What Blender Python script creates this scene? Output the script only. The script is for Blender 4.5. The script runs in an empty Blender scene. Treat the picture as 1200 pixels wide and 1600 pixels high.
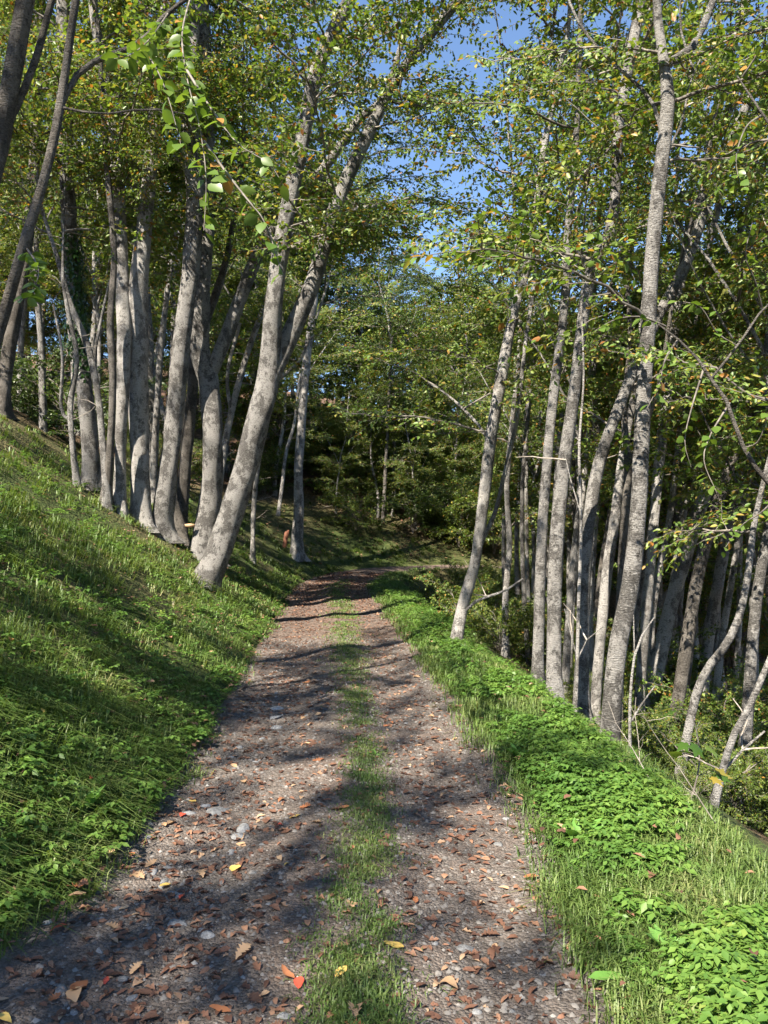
import bpy, math
import numpy as np
from mathutils import Vector, Matrix, Euler

R = math.radians
rng = np.random.default_rng(7)
scene = bpy.context.scene
COL = scene.collection

# ------------------------------------------------------------------ camera, sky, sun, exposure
FPX, PITCH, EYE = 1186.0, math.atan(31 / 1186.0), 1.6
cam = bpy.data.cameras.new('camera')
cam.sensor_fit = 'VERTICAL'; cam.sensor_height = 24.0; cam.lens = 24.0 * FPX / 1600.0
cam.clip_start = 0.05; cam.clip_end = 2000
cam_o = bpy.data.objects.new('camera', cam); COL.objects.link(cam_o)
cam_o.location = (0, 0, EYE); cam_o.rotation_euler = (R(90) + PITCH, 0, 0)
scene.camera = cam_o

SUN_EL, SUN_AZ = 47.0, 213.0       # azimuth clockwise from +Y (the way the camera looks): behind and to the left
world = bpy.data.worlds.new('World'); scene.world = world; world.use_nodes = True
wn = world.node_tree
sky = wn.nodes.new('ShaderNodeTexSky'); sky.sky_type = 'NISHITA'; sky.sun_disc = False
sky.sun_elevation = R(SUN_EL); sky.sun_rotation = R(SUN_AZ); sky.altitude = 2000; sky.dust_density = 0.0; sky.air_density = 1.0; sky.ozone_density = 4.5
wn.nodes['Background'].inputs['Strength'].default_value = 0.087
wn.links.new(sky.outputs['Color'], wn.nodes['Background'].inputs['Color'])
sun = bpy.data.lights.new('sun', 'SUN'); sun.energy = 5.0; sun.angle = R(0.53); sun.color = (1.0, 0.94, 0.85)
sun_o = bpy.data.objects.new('sun', sun); COL.objects.link(sun_o)
to_sun = Vector((math.sin(R(SUN_AZ)) * math.cos(R(SUN_EL)), math.cos(R(SUN_AZ)) * math.cos(R(SUN_EL)), math.sin(R(SUN_EL))))
sun_o.rotation_euler = to_sun.to_track_quat('Z', 'Y').to_euler(); sun_o.location = to_sun * 60
scene.view_settings.view_transform = 'Standard'; scene.view_settings.look = 'None'
scene.view_settings.gamma = 1.0; scene.view_settings.use_curve_mapping = False
scene.view_settings.exposure = 2.0
scene.view_settings.use_white_balance = True; scene.view_settings.white_balance_temperature = 7000; scene.view_settings.white_balance_tint = 8
scene.render.engine = 'CYCLES'
cy = scene.cycles
cy.max_bounces = 8; cy.diffuse_bounces = 4; cy.glossy_bounces = 2; cy.transmission_bounces = 6; cy.transparent_max_bounces = 4
cy.sample_clamp_indirect = 6.0
cy.use_denoising = True; cy.use_adaptive_sampling = True; cy.adaptive_threshold = 0.025

# ------------------------------------------------------------------ helpers
def at(u, v, Y):
    """photo pixel (1200x1600) at distance Y along the view -> world point"""
    a, b = (u - 600) / FPX, (800 - v) / FPX
    y = math.cos(PITCH) - math.sin(PITCH) * b; z = math.sin(PITCH) + math.cos(PITCH) * b
    return np.array([a * Y / y, Y, EYE + z * Y / y])

def _hash(i, j, seed):
    n = (i.astype(np.int64) * 374761393 + j.astype(np.int64) * 668265263 + seed * 982451653) & 0x7fffffff
    n = ((n ^ (n >> 13)) * 1274126177) & 0x7fffffff
    return ((n ^ (n >> 16)) & 0xffff) / 65535.0

def noise(x, y, f=1.0, seed=1, octv=3):
    x = np.asarray(x, float) * f; y = np.asarray(y, float) * f
    out = 0; amp = 1.0; tot = 0
    for o in range(octv):
        i = np.floor(x); j = np.floor(y); a = x - i; b = y - j
        a = a * a * (3 - 2 * a); b = b * b * (3 - 2 * b)
        i = i.astype(np.int64); j = j.astype(np.int64); s = seed + o * 17
        v = (_hash(i, j, s) * (1 - a) + _hash(i + 1, j, s) * a) * (1 - b) + (_hash(i, j + 1, s) * (1 - a) + _hash(i + 1, j + 1, s) * a) * b
        out = out + amp * v; tot += amp; amp *= 0.5; x = x * 2.03; y = y * 2.03
    return out / tot          # 0..1

def sstep(a, b, x):
    t = np.clip((x - a) / (b - a), 0, 1); return t * t * (3 - 2 * t)

def unit(v):
    v = np.asarray(v, float); return v / (np.linalg.norm(v, axis=-1, keepdims=True) + 1e-9)

def build(name, verts, faces, mats, parent=None, mat_idx=None, smooth=False, attrs=None, link=True):
    """faces: list of int arrays (n,3) or (n,4)"""
    me = bpy.data.meshes.new(name)
    verts = np.asarray(verts, np.float32)
    faces = [np.asarray(f, np.int32) for f in (faces if isinstance(faces, list) else [faces]) if len(f)]
    me.vertices.add(len(verts)); me.vertices.foreach_set('co', verts.ravel())
    nl = sum(f.size for f in faces); npoly = sum(len(f) for f in faces)
    me.loops.add(nl); me.polygons.add(npoly)
    me.loops.foreach_set('vertex_index', np.concatenate([f.ravel() for f in faces]))
    tot = np.concatenate([np.full(len(f), f.shape[1], np.int32) for f in faces])
    me.polygons.foreach_set('loop_start', np.concatenate([[0], np.cumsum(tot)[:-1]]).astype(np.int32))
    try: me.polygons.foreach_set('loop_total', tot)
    except Exception: pass
    for m in (mats if isinstance(mats, (list, tuple)) else [mats]): me.materials.append(m)
    if mat_idx is not None: me.polygons.foreach_set('material_index', np.asarray(mat_idx, np.int32))
    if smooth: me.polygons.foreach_set('use_smooth', np.ones(npoly, bool))
    for k, a in (attrs or {}).items():
        at_ = me.attributes.new(k, 'FLOAT', 'POINT'); at_.data.foreach_set('value', np.asarray(a, np.float32))
    me.update(calc_edges=True); me.validate()
    if not link: return me
    return put(name, me, parent)

def put(name, me, parent=None, loc=None, rot=None, scl=None, mat=None):
    o = bpy.data.objects.new(name, me); COL.objects.link(o)
    if parent is not None: o.parent = parent
    if mat is not None: o.matrix_basis = mat
    else:
        if loc is not None: o.location = loc
        if rot is not None: o.rotation_euler = rot
        if scl is not None: o.scale = (scl,) * 3 if np.isscalar(scl) else scl
    return o

def empty(name, loc=(0, 0, 0), parent=None):
    o = bpy.data.objects.new(name, None); COL.objects.link(o); o.empty_display_size = 0.2
    o.location = loc
    if parent is not None: o.parent = parent
    return o

def tag(o, label=None, cat=None, group=None, kind=None):
    if label: o['label'] = label
    if cat: o['category'] = cat
    if group: o['group'] = group
    if kind: o['kind'] = kind
    return o

# ------------------------------------------------------------------ materials
def newmat(name):
    m = bpy.data.materials.new(name); m.use_nodes = True
    nt = m.node_tree; nt.nodes.clear()
    out = nt.nodes.new('ShaderNodeOutputMaterial')
    return m, nt, out

def N(nt, t, **kw):
    n = nt.nodes.new(t)
    for k, v in kw.items():
        if k in n.inputs: n.inputs[k].default_value = v
        else: setattr(n, k, v)
    return n

def ramp(nt, fac, stops, interp='LINEAR'):
    r = nt.nodes.new('ShaderNodeValToRGB'); cr = r.color_ramp; cr.interpolation = interp
    while len(cr.elements) < len(stops): cr.elements.new(0.5)
    for e, (p, c) in zip(cr.elements, stops): e.position = p; e.color = (*c, 1)
    nt.links.new(fac, r.inputs['Fac']); return r.outputs['Color']

def leaf_mat(name, stops, trans=0.4, rough=0.45, tint=(1.25, 1.2, 0.55), per_obj=0.25, spec=0.4, patch=0.0):
    m, nt, out = newmat(name); L = nt.links.new
    geo = N(nt, 'ShaderNodeNewGeometry'); oi = N(nt, 'ShaderNodeObjectInfo')
    a = N(nt, 'ShaderNodeMath', operation='MULTIPLY_ADD'); L(oi.outputs['Random'], a.inputs[0]); a.inputs[1].default_value = per_obj
    L(geo.outputs['Random Per Island'], a.inputs[2])
    b = N(nt, 'ShaderNodeMath', operation='WRAP'); L(a.outputs[0], b.inputs[0]); b.inputs[1].default_value = 1.0; b.inputs[2].default_value = 0.0
    fac = b.outputs[0]
    if patch:     # stands of different plants: shift along the ramp from place to place
        nz = N(nt, 'ShaderNodeTexNoise'); nz.inputs['Scale'].default_value = 1.7; nz.inputs['Detail'].default_value = 3; L(geo.outputs['Position'], nz.inputs['Vector'])
        c = N(nt, 'ShaderNodeMath', operation='MULTIPLY_ADD'); L(nz.outputs['Fac'], c.inputs[0]); c.inputs[1].default_value = 2.2; c.inputs[2].default_value = -.6
        e = N(nt, 'ShaderNodeMix'); e.inputs[0].default_value = patch; L(fac, e.inputs[2]); L(c.outputs[0], e.inputs[3]); fac = e.outputs[0]
    col = ramp(nt, fac, stops)
    p = N(nt, 'ShaderNodeBsdfPrincipled'); L(col, p.inputs['Base Color']); p.inputs['Roughness'].default_value = rough
    p.inputs['Specular IOR Level'].default_value = spec
    mul = N(nt, 'ShaderNodeMixRGB', blend_type='MULTIPLY'); mul.inputs[0].default_value = 1; L(col, mul.inputs[1]); mul.inputs[2].default_value = (*tint, 1)
    t = N(nt, 'ShaderNodeBsdfTranslucent'); L(mul.outputs[0], t.inputs['Color'])
    mix = N(nt, 'ShaderNodeMixShader'); mix.inputs[0].default_value = trans
    L(p.outputs[0], mix.inputs[1]); L(t.outputs[0], mix.inputs[2]); L(mix.outputs[0], out.inputs['Surface'])
    return m

def bark_mat(name, dark, mid, pale, bands=1.0, patch=0.5):
    m, nt, out = newmat(name); L = nt.links.new
    tc = N(nt, 'ShaderNodeTexCoord'); oi = N(nt, 'ShaderNodeObjectInfo')
    off = N(nt, 'ShaderNodeVectorMath', operation='MULTIPLY_ADD')
    cmb = N(nt, 'ShaderNodeCombineXYZ'); L(oi.outputs['Random'], cmb.inputs[0]); L(oi.outputs['Random'], cmb.inputs[1]); L(oi.outputs['Random'], cmb.inputs[2])
    L(cmb.outputs[0], off.inputs[0]); off.inputs[1].default_value = (37, 61, 23); L(tc.outputs['Object'], off.inputs[2])
    def nz(scale3, sc, det, rough=0.6):
        mp = N(nt, 'ShaderNodeMapping'); mp.inputs['Scale'].default_value = scale3; L(off.outputs[0], mp.inputs['Vector'])
        n = N(nt, 'ShaderNodeTexNoise'); n.inputs['Scale'].default_value = sc; n.inputs['Detail'].default_value = det; n.inputs['Roughness'].default_value = rough
        L(mp.outputs[0], n.inputs['Vector']); return n.outputs['Fac']
    lines = nz((1, 1, 6), 17.0, 5, 0.7)           # horizontal lenticel lines
    blot = nz((1, 1, 0.75), 4.2, 8, 0.78)         # lichen blotches
    spot = nz((1, 1, 0.8), 10.0, 6, 0.75)         # dark scars and algae
    fine = nz((1, 1, 2.5), 45.0, 4, 0.65)
    base = ramp(nt, fine, [(0.30, dark), (0.52, mid), (0.75, tuple(.5 * (x + y) for x, y in zip(mid, pale)))])
    bl = ramp(nt, blot, [(0.50 - .06 * patch, (0, 0, 0)), (0.545 - .06 * patch, (1, 1, 1))])
    sc_ = N(nt, 'ShaderNodeMath', operation='MULTIPLY'); L(bl, sc_.inputs[0]); sc_.inputs[1].default_value = 0.35 + .6 * patch
    mx2 = N(nt, 'ShaderNodeMixRGB'); L(sc_.outputs[0], mx2.inputs[0]); L(base, mx2.inputs[1]); L(ramp(nt, fine, [(0.28, mid), (0.5, pale)]), mx2.inputs[2])
    ln = ramp(nt, lines, [(0.33, (.6, .6, .6)), (0.43, (0, 0, 0))])
    mxl = N(nt, 'ShaderNodeMixRGB'); L(ln, mxl.inputs[0]); L(mx2.outputs[0], mxl.inputs[1]); mxl.inputs[2].default_value = (*dark, 1)
    dk = ramp(nt, spot, [(0.35, (.8, .8, .8)), (0.43, (0, 0, 0))])
    mx3 = N(nt, 'ShaderNodeMixRGB'); L(dk, mx3.inputs[0]); L(mxl.outputs[0], mx3.inputs[1]); mx3.inputs[2].default_value = (dark[0] * .6, dark[1] * .6, dark[2] * .6, 1)
    p = N(nt, 'ShaderNodeBsdfPrincipled'); p.inputs['Roughness'].default_value = 0.85; p.inputs['Specular IOR Level'].default_value = .25; L(mx3.outputs[0], p.inputs['Base Color'])
    ad = N(nt, 'ShaderNodeMath', operation='MULTIPLY_ADD'); L(lines, ad.inputs[0]); ad.inputs[1].default_value = 1.2; L(fine, ad.inputs[2])
    ad2 = N(nt, 'ShaderNodeMath', operation='ADD'); L(ad.outputs[0], ad2.inputs[0]); L(blot, ad2.inputs[1])
    bp = N(nt, 'ShaderNodeBump'); bp.inputs['Strength'].default_value = 1.0; bp.inputs['Distance'].default_value = 0.035
    L(ad2.outputs[0], bp.inputs['Height']); L(bp.outputs[0], p.inputs['Normal']); L(p.outputs[0], out.inputs['Surface'])
    return m

def plain_mat(name, stops, scale=30, rough=0.8, bump=0.4, dist=0.01):
    m, nt, out = newmat(name); L = nt.links.new
    tc = N(nt, 'ShaderNodeTexCoord'); oi = N(nt, 'ShaderNodeObjectInfo')
    ad = N(nt, 'ShaderNodeVectorMath', operation='ADD'); L(tc.outputs['Object'], ad.inputs[0]); L(oi.outputs['Random'], ad.inputs[1])
    n = N(nt, 'ShaderNodeTexNoise'); n.inputs['Scale'].default_value = scale; n.inputs['Detail'].default_value = 5; L(ad.outputs[0], n.inputs['Vector'])
    col = ramp(nt, n.outputs['Fac'], stops)
    hv = N(nt, 'ShaderNodeMath', operation='MULTIPLY_ADD'); L(oi.outputs['Random'], hv.inputs[0]); hv.inputs[1].default_value = 0.7; hv.inputs[2].default_value = 0.65
    mul = N(nt, 'ShaderNodeMixRGB', blend_type='MULTIPLY'); mul.inputs[0].default_value = 1; L(col, mul.inputs[1]); L(hv.outputs[0], mul.inputs[2])
    p = N(nt, 'ShaderNodeBsdfPrincipled'); p.inputs['Roughness'].default_value = rough; L(mul.outputs[0], p.inputs['Base Color'])
    bp = N(nt, 'ShaderNodeBump'); bp.inputs['Strength'].default_value = bump; bp.inputs['Distance'].default_value = dist
    L(n.outputs['Fac'], bp.inputs['Height']); L(bp.outputs[0], p.inputs['Normal']); L(p.outputs[0], out.inputs['Surface'])
    return m

M = {}
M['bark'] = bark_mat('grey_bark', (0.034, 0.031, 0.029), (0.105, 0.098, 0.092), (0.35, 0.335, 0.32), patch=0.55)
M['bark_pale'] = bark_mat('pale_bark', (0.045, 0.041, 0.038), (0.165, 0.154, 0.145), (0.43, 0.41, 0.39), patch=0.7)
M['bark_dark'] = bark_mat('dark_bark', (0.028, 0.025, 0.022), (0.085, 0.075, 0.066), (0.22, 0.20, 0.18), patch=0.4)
M['twig'] = plain_mat('twig_bark', [(0.35, (0.05, 0.042, 0.035)), (0.65, (0.17, 0.15, 0.13))], 12)
M['dead'] = plain_mat('dead_wood', [(0.3, (0.13, 0.11, 0.09)), (0.7, (0.34, 0.30, 0.26))], 20)
M['leaf'] = leaf_mat('yellow_green_leaf', [(0.0, (0.062, 0.118, 0.022)), (0.45, (0.112, 0.182, 0.036)), (0.80, (0.19, 0.245, 0.06)), (0.92, (0.28, 0.24, 0.06)), (0.97, (0.30, 0.14, 0.035)), (1.0, (0.20, 0.08, 0.02))])
M['leaf_green'] = leaf_mat('green_leaf', [(0.0, (0.046, 0.085, 0.015)), (0.5, (0.088, 0.138, 0.023)), (0.88, (0.15, 0.19, 0.035)), (0.97, (0.24, 0.21, 0.04)), (1.0, (0.28, 0.13, 0.03))])
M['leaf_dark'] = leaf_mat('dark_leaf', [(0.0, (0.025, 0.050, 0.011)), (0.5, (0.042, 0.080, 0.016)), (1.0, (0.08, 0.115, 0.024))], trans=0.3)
M['leaf_near'] = leaf_mat('broad_leaf', [(0.0, (0.045, 0.10, 0.018)), (0.6, (0.08, 0.145, 0.026)), (0.93, (0.13, 0.19, 0.04)), (1.0, (0.28, 0.20, 0.04))], trans=0.45, rough=0.38)
M['leaf_rust'] = leaf_mat('rusty_leaf', [(0.0, (0.30, 0.11, 0.03)), (1.0, (0.36, 0.20, 0.05))])
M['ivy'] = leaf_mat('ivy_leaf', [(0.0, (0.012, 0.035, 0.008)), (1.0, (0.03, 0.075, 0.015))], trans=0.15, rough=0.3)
M['grass'] = leaf_mat('grass_blade', [(0.0, (0.040, 0.080, 0.018)), (0.40, (0.075, 0.130, 0.028)), (0.70, (0.13, 0.18, 0.052)), (0.88, (0.21, 0.22, 0.09)), (1.0, (0.34, 0.29, 0.16))], trans=0.3, rough=0.5, patch=.55)
M['herb'] = leaf_mat('herb_leaf', [(0.0, (0.045, 0.11, 0.022)), (0.45, (0.09, 0.18, 0.034)), (0.8, (0.15, 0.245, 0.05)), (1.0, (0.24, 0.28, 0.07))], trans=0.4, rough=0.5, tint=(1.2, 1.15, 0.6), patch=.5)
M['dock'] = leaf_mat('dock_leaf', [(0.0, (0.08, 0.20, 0.035)), (1.0, (0.13, 0.27, 0.06))], trans=0.35, rough=0.42)
M['litter'] = leaf_mat('fallen_litter', [(0.0, (0.06, 0.032, 0.024)), (0.35, (0.11, 0.055, 0.038)), (0.7, (0.18, 0.090, 0.058)), (0.92, (0.27, 0.15, 0.095)), (1.0, (0.40, 0.27, 0.17))], trans=0.1, rough=0.65, tint=(1.1, 0.9, 0.7), spec=0.25)
FALL = {'tan': (0.42, 0.27, 0.16), 'brown': (0.15, 0.078, 0.052), 'orange': (0.31, 0.125, 0.06), 'red': (0.46, 0.075, 0.045), 'yellow': (0.62, 0.42, 0.12)}
for k, c in FALL.items():
    M['fall_' + k] = leaf_mat('fallen_leaf_' + k, [(0.0, tuple(x * 0.75 for x in c)), (1.0, tuple(min(1, x * 1.15) for x in c))], trans=0.15, rough=0.6, tint=(1.1, 0.9, 0.7), per_obj=1.0, spec=0.3)
M['stone'] = plain_mat('grey_stone', [(0.3, (0.10, 0.10, 0.102)), (0.5, (0.175, 0.175, 0.177)), (0.75, (0.27, 0.27, 0.27))], 9, rough=0.85, bump=0.6, dist=0.012)
M['pebble'] = leaf_mat('gravel', [(0.0, (0.07, 0.064, 0.060)), (0.6, (0.14, 0.130, 0.124)), (0.95, (0.19, 0.175, 0.162)), (1.0, (0.28, 0.265, 0.25))], trans=0.0, rough=0.9, spec=0.2)
M['post'] = plain_mat('rusty_post_wood', [(0.3, (0.11, 0.042, 0.024)), (0.7, (0.22, 0.085, 0.045))], 14, rough=0.8)

def ground_mat():
    m, nt, out = newmat('ground_soil'); L = nt.links.new
    geo = N(nt, 'ShaderNodeNewGeometry'); A = N(nt, 'ShaderNodeAttribute', attribute_name='litter')
    n1 = N(nt, 'ShaderNodeTexNoise'); n1.inputs['Scale'].default_value = 9; n1.inputs['Detail'].default_value = 8; n1.inputs['Roughness'].default_value = 0.7; L(geo.outputs['Position'], n1.inputs['Vector'])
    n2 = N(nt, 'ShaderNodeTexVoronoi'); n2.inputs['Scale'].default_value = 22; L(geo.outputs['Position'], n2.inputs['Vector'])
    green = ramp(nt, n1.outputs['Fac'], [(0.3, (0.022, 0.034, 0.010)), (0.55, (0.05, 0.075, 0.018)), (0.75, (0.085, 0.095, 0.03))])
    lit = ramp(nt, n2.outputs['Color'], [(0.1, (0.060, 0.038, 0.026)), (0.4, (0.115, 0.068, 0.045)), (0.7, (0.19, 0.115, 0.078)), (1.0, (0.32, 0.21, 0.145))])
    s = N(nt, 'ShaderNodeMath', operation='ADD'); L(A.outputs['Fac'], s.inputs[0])
    k = N(nt, 'ShaderNodeMath', operation='MULTIPLY_ADD'); L(n1.outputs['Fac'], k.inputs[0]); k.inputs[1].default_value = 1.6; k.inputs[2].default_value = -0.8
    L(k.outputs[0], s.inputs[1]); s.use_clamp = True
    mx = N(nt, 'ShaderNodeMixRGB'); L(s.outputs[0], mx.inputs[0]); L(green, mx.inputs[1]); L(lit, mx.inputs[2])
    p = N(nt, 'ShaderNodeBsdfPrincipled'); p.inputs['Roughness'].default_value = 0.95; p.inputs['Specular IOR Level'].default_value = 0.2; L(mx.outputs[0], p.inputs['Base Color'])
    ad = N(nt, 'ShaderNodeMath', operation='ADD'); L(n1.outputs['Fac'], ad.inputs[0]); L(n2.outputs['Distance'], ad.inputs[1])
    bp = N(nt, 'ShaderNodeBump'); bp.inputs['Strength'].default_value = 0.9; bp.inputs['Distance'].default_value = 0.05
    L(ad.outputs[0], bp.inputs['Height']); L(bp.outputs[0], p.inputs['Normal']); L(p.outputs[0], out.inputs['Surface'])
    return m

def path_mat():
    m, nt, out = newmat('gravel_path'); L = nt.links.new
    geo = N(nt, 'ShaderNodeNewGeometry'); A = N(nt, 'ShaderNodeAttribute', attribute_name='soil')
    def nz(sc, det=6, r=0.65):
        n = N(nt, 'ShaderNodeTexNoise'); n.inputs['Scale'].default_value = sc; n.inputs['Detail'].default_value = det; n.inputs['Roughness'].default_value = r
        L(geo.outputs['Position'], n.inputs['Vector']); return n.outputs['Fac']
    big, mid, fin = nz(1.3, 4), nz(14, 6), nz(120, 3)
    vo = N(nt, 'ShaderNodeTexVoronoi'); vo.inputs['Scale'].default_value = 75; L(geo.outputs['Position'], vo.inputs['Vector'])
    vo2 = N(nt, 'ShaderNodeTexVoronoi'); vo2.inputs['Scale'].default_value = 30; L(geo.outputs['Position'], vo2.inputs['Vector'])
    base = ramp(nt, mid, [(0.3, (0.056, 0.047, 0.041)), (0.5, (0.104, 0.090, 0.080)), (0.72, (0.185, 0.163, 0.148))])
    grit = ramp(nt, vo.outputs['Color'], [(0.25, (0.072, 0.063, 0.056)), (0.6, (0.158, 0.140, 0.127)), (0.88, (0.235, 0.213, 0.196)), (1.0, (0.38, 0.355, 0.335))])
    mx = N(nt, 'ShaderNodeMixRGB'); mx.inputs[0].default_value = 0.55; L(base, mx.inputs[1]); L(grit, mx.inputs[2])
    red = ramp(nt, vo2.outputs['Color'], [(0.2, (0.078, 0.052, 0.041)), (0.6, (0.145, 0.097, 0.076)), (1.0, (0.25, 0.175, 0.138))])
    f = N(nt, 'ShaderNodeMath', operation='MULTIPLY_ADD'); L(big, f.inputs[0]); f.inputs[1].default_value = 1.4; f.inputs[2].default_value = -0.62
    f2 = N(nt, 'ShaderNodeMath', operation='ADD'); f2.use_clamp = True; L(f.outputs[0], f2.inputs[0]); L(A.outputs['Fac'], f2.inputs[1])
    mx2 = N(nt, 'ShaderNodeMixRGB'); L(f2.outputs[0], mx2.inputs[0]); L(mx.outputs[0], mx2.inputs[1]); L(red, mx2.inputs[2])
    p = N(nt, 'ShaderNodeBsdfPrincipled'); p.inputs['Roughness'].default_value = 0.92; p.inputs['Specular IOR Level'].default_value = 0.25; L(mx2.outputs[0], p.inputs['Base Color'])
    a1 = N(nt, 'ShaderNodeMath', operation='MULTIPLY_ADD'); L(vo.outputs['Distance'], a1.inputs[0]); a1.inputs[1].default_value = -0.9; L(fin, a1.inputs[2])
    a2 = N(nt, 'ShaderNodeMath', operation='MULTIPLY_ADD'); L(mid, a2.inputs[0]); a2.inputs[1].default_value = 1.6; L(a1.outputs[0], a2.inputs[2])
    bp = N(nt, 'ShaderNodeBump'); bp.inputs['Strength'].default_value = 0.9; bp.inputs['Distance'].default_value = 0.018
    L(a2.outputs[0], bp.inputs['Height']); L(bp.outputs[0], p.inputs['Normal']); L(p.outputs[0], out.inputs['Surface'])
    return m
M['ground'] = ground_mat(); M['path'] = path_mat()

# ------------------------------------------------------------------ the lie of the land
PTS = np.array([(-0.05, -14), (-0.1, -6), (-0.15, 0), (-0.24, 2.5), (-0.25, 4.5), (-0.40, 7), (-0.70, 11), (-1.05, 16), (-1.42, 21), (-1.46, 24), (-1.05, 26.6), (-0.1, 28.4), (1.3, 29.8), (3.6, 31.2), (7.5, 33), (13, 36), (20, 41), (40, 55)], float)
def catmull(P, n):
    P = np.vstack([2 * P[0] - P[1], P, 2 * P[-1] - P[-2]]); out = []
    for i in range(1, len(P) - 2):
        t = np.linspace(0, 1, n, endpoint=False)[:, None]; a, b, c, d = P[i - 1], P[i], P[i + 1], P[i + 2]
        out.append(0.5 * (2 * b + (c - a) * t + (2 * a - 5 * b + 4 * c - d) * t ** 2 + (3 * b - a - 3 * c + d) * t ** 3))
    return np.vstack(out + [P[-2][None]])
_c = catmull(PTS, 24)
_s = np.concatenate([[0], np.cumsum(np.linalg.norm(np.diff(_c, axis=0), axis=1))])
S = np.linspace(0, _s[-1], 420); C = np.stack([np.interp(S, _s, _c[:, 0]), np.interp(S, _s, _c[:, 1])], 1)
T = unit(np.gradient(C, axis=0)); NL = np.stack([-T[:, 1], T[:, 0]], 1)          # left normal
S0 = float(np.interp(0, C[:200, 1], S[:200]))
S = S - S0                                                                          # s = 0 beside the camera

def sd(x, y):
    x = np.atleast_1d(np.asarray(x, float)); y = np.atleast_1d(np.asarray(y, float))
    s = np.empty(len(x)); d = np.empty(len(x))
    for k in range(0, len(x), 4000):
        q = np.stack([x[k:k + 4000], y[k:k + 4000]], 1)
        df = q[:, None] - C[None]; i = np.argmin((df ** 2).sum(-1), 1)
        v = q - C[i]; al = (v * T[i]).sum(1); la = (v * NL[i]).sum(1)
        s[k:k + 4000] = S[i] + np.clip(al, -.3, .3); d[k:k + 4000] = np.sign(la) * np.sqrt((v ** 2).sum(1) - np.clip(al ** 2, 0, .01)).clip(0)
    return s, d

def widen(s): return 0.34 * (1 - sstep(2.3, 4.0, s))      # the left rut is broader beside the camera

def height_sd(x, y, s, d):
    d = np.where(d > 0, d - np.minimum(widen(s), np.clip(d - .5, 0, None)), d)
    z = 0.22 * sstep(23, 31, s) - 0.05 * np.clip(s - 33, 0, 40)
    k = 0.72 - 0.24 * sstep(22, 31, s)
    dd = np.clip(d - 0.95, 0, None)
    up = k * (np.sqrt(np.minimum(dd, 7) ** 2 + 0.04) - 0.2) + 0.42 * np.clip(dd - 7, 0, None)
    up = 45 * (1 - np.exp(-up / 45))
    e = np.clip(-d - 1.0, 0, None)
    drop = 0.66 * (np.sqrt(np.clip(e - 0.8, 0, None) ** 2 + 0.04) - 0.2); drop = 10 * (1 - np.exp(-drop / 10))
    bump = 0.05 * np.exp(-((e - 0.45) / 0.32) ** 2) * (e > 0) * (1 - sstep(18, 25, s))
    rough = (noise(x, y, 0.9, 3) - 0.5) * 0.22 * sstep(1.0, 2.2, np.abs(d)) + (noise(x, y, 0.12, 9, 2) - 0.5) * 2.0 * sstep(6, 16, np.abs(d))
    return z + up - drop + bump + rough

def hgt(x, y):
    s, d = sd(x, y); return height_sd(np.atleast_1d(x), np.atleast_1d(y), s, d)

def pos_sd(s, d):
    cx = np.interp(s, S, C[:, 0]); cyy = np.interp(s, S, C[:, 1]); nx = np.interp(s, S, NL[:, 0]); ny = np.interp(s, S, NL[:, 1])
    return cx + nx * d, cyy + ny * d

def path_z(x, y, s, d):
    """surface of the trodden track itself, two wheel ruts and a crown"""
    g = 0.57 + 0.04 * np.sin(s * .7)
    rut = -0.030 * (np.exp(-((np.abs(d) - g) / 0.26) ** 2)) + 0.018 * np.exp(-(d / 0.25) ** 2)
    mic = (noise(x, y, 2.6, 21) - .5) * 0.05 + (noise(x, y, 11, 23) - .5) * 0.018 + (noise(x, y, 45, 27, 2) - .5) * 0.008
    return height_sd(x, y, s, np.clip(d, -1.0, .95)) + rut + mic - 0.22 * np.clip(np.abs(d) - 1.08 - np.where(d > 0, widen(s), 0), 0, None)

def terrain_z(x, y, s=None, d=None):
    if s is None: s, d = sd(x, y)
    zz = height_sd(x, y, s, d)
    return np.where(np.abs(d) < 1.05 + np.where(d > 0, widen(s), 0), path_z(x, y, s, d), zz)

# ground sheet, fine near the camera and coarse to the horizon
def axis(lim, n, near):
    t = np.linspace(-1, 1, n); k = np.arcsinh(lim / near); return near * np.sinh(t * k)
gx = axis(420, 280, 4.0); gyv = axis(420, 330, 8.0) + 7.0
X, Yg = np.meshgrid(gx, gyv); fx, fy = X.ravel(), Yg.ravel()
gs, gd = sd(fx, fy)
gz = height_sd(fx, fy, gs, gd) - 0.10 * (1 - sstep(0.9, 1.25, np.abs(gd) - np.where(gd > 0, widen(gs), 0)))
nx_, ny_ = len(gx), len(gyv)
ii = (np.arange(ny_ - 1)[:, None] * nx_ + np.arange(nx_ - 1)[None]).ravel()
quads = np.stack([ii, ii + 1, ii + nx_ + 1, ii + nx_], 1)
lit = 0.15 + 0.75 * sstep(5.0, 9.0, gd) + 0.5 * sstep(29, 36, gs) * (gd > 0) * sstep(2.2, 5, gd) + 0.6 * sstep(2.3, 4.0, -gd)
lit = np.clip(lit + (noise(fx, fy, 0.6, 5) - .5) * 0.9, 0, 1)
ground = build('ground', np.stack([fx, fy, gz], 1), quads, M['ground'], smooth=True, attrs={'litter': lit})
tag(ground, 'sloping forest floor with grass bank and leaf litter', kind='structure')

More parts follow.
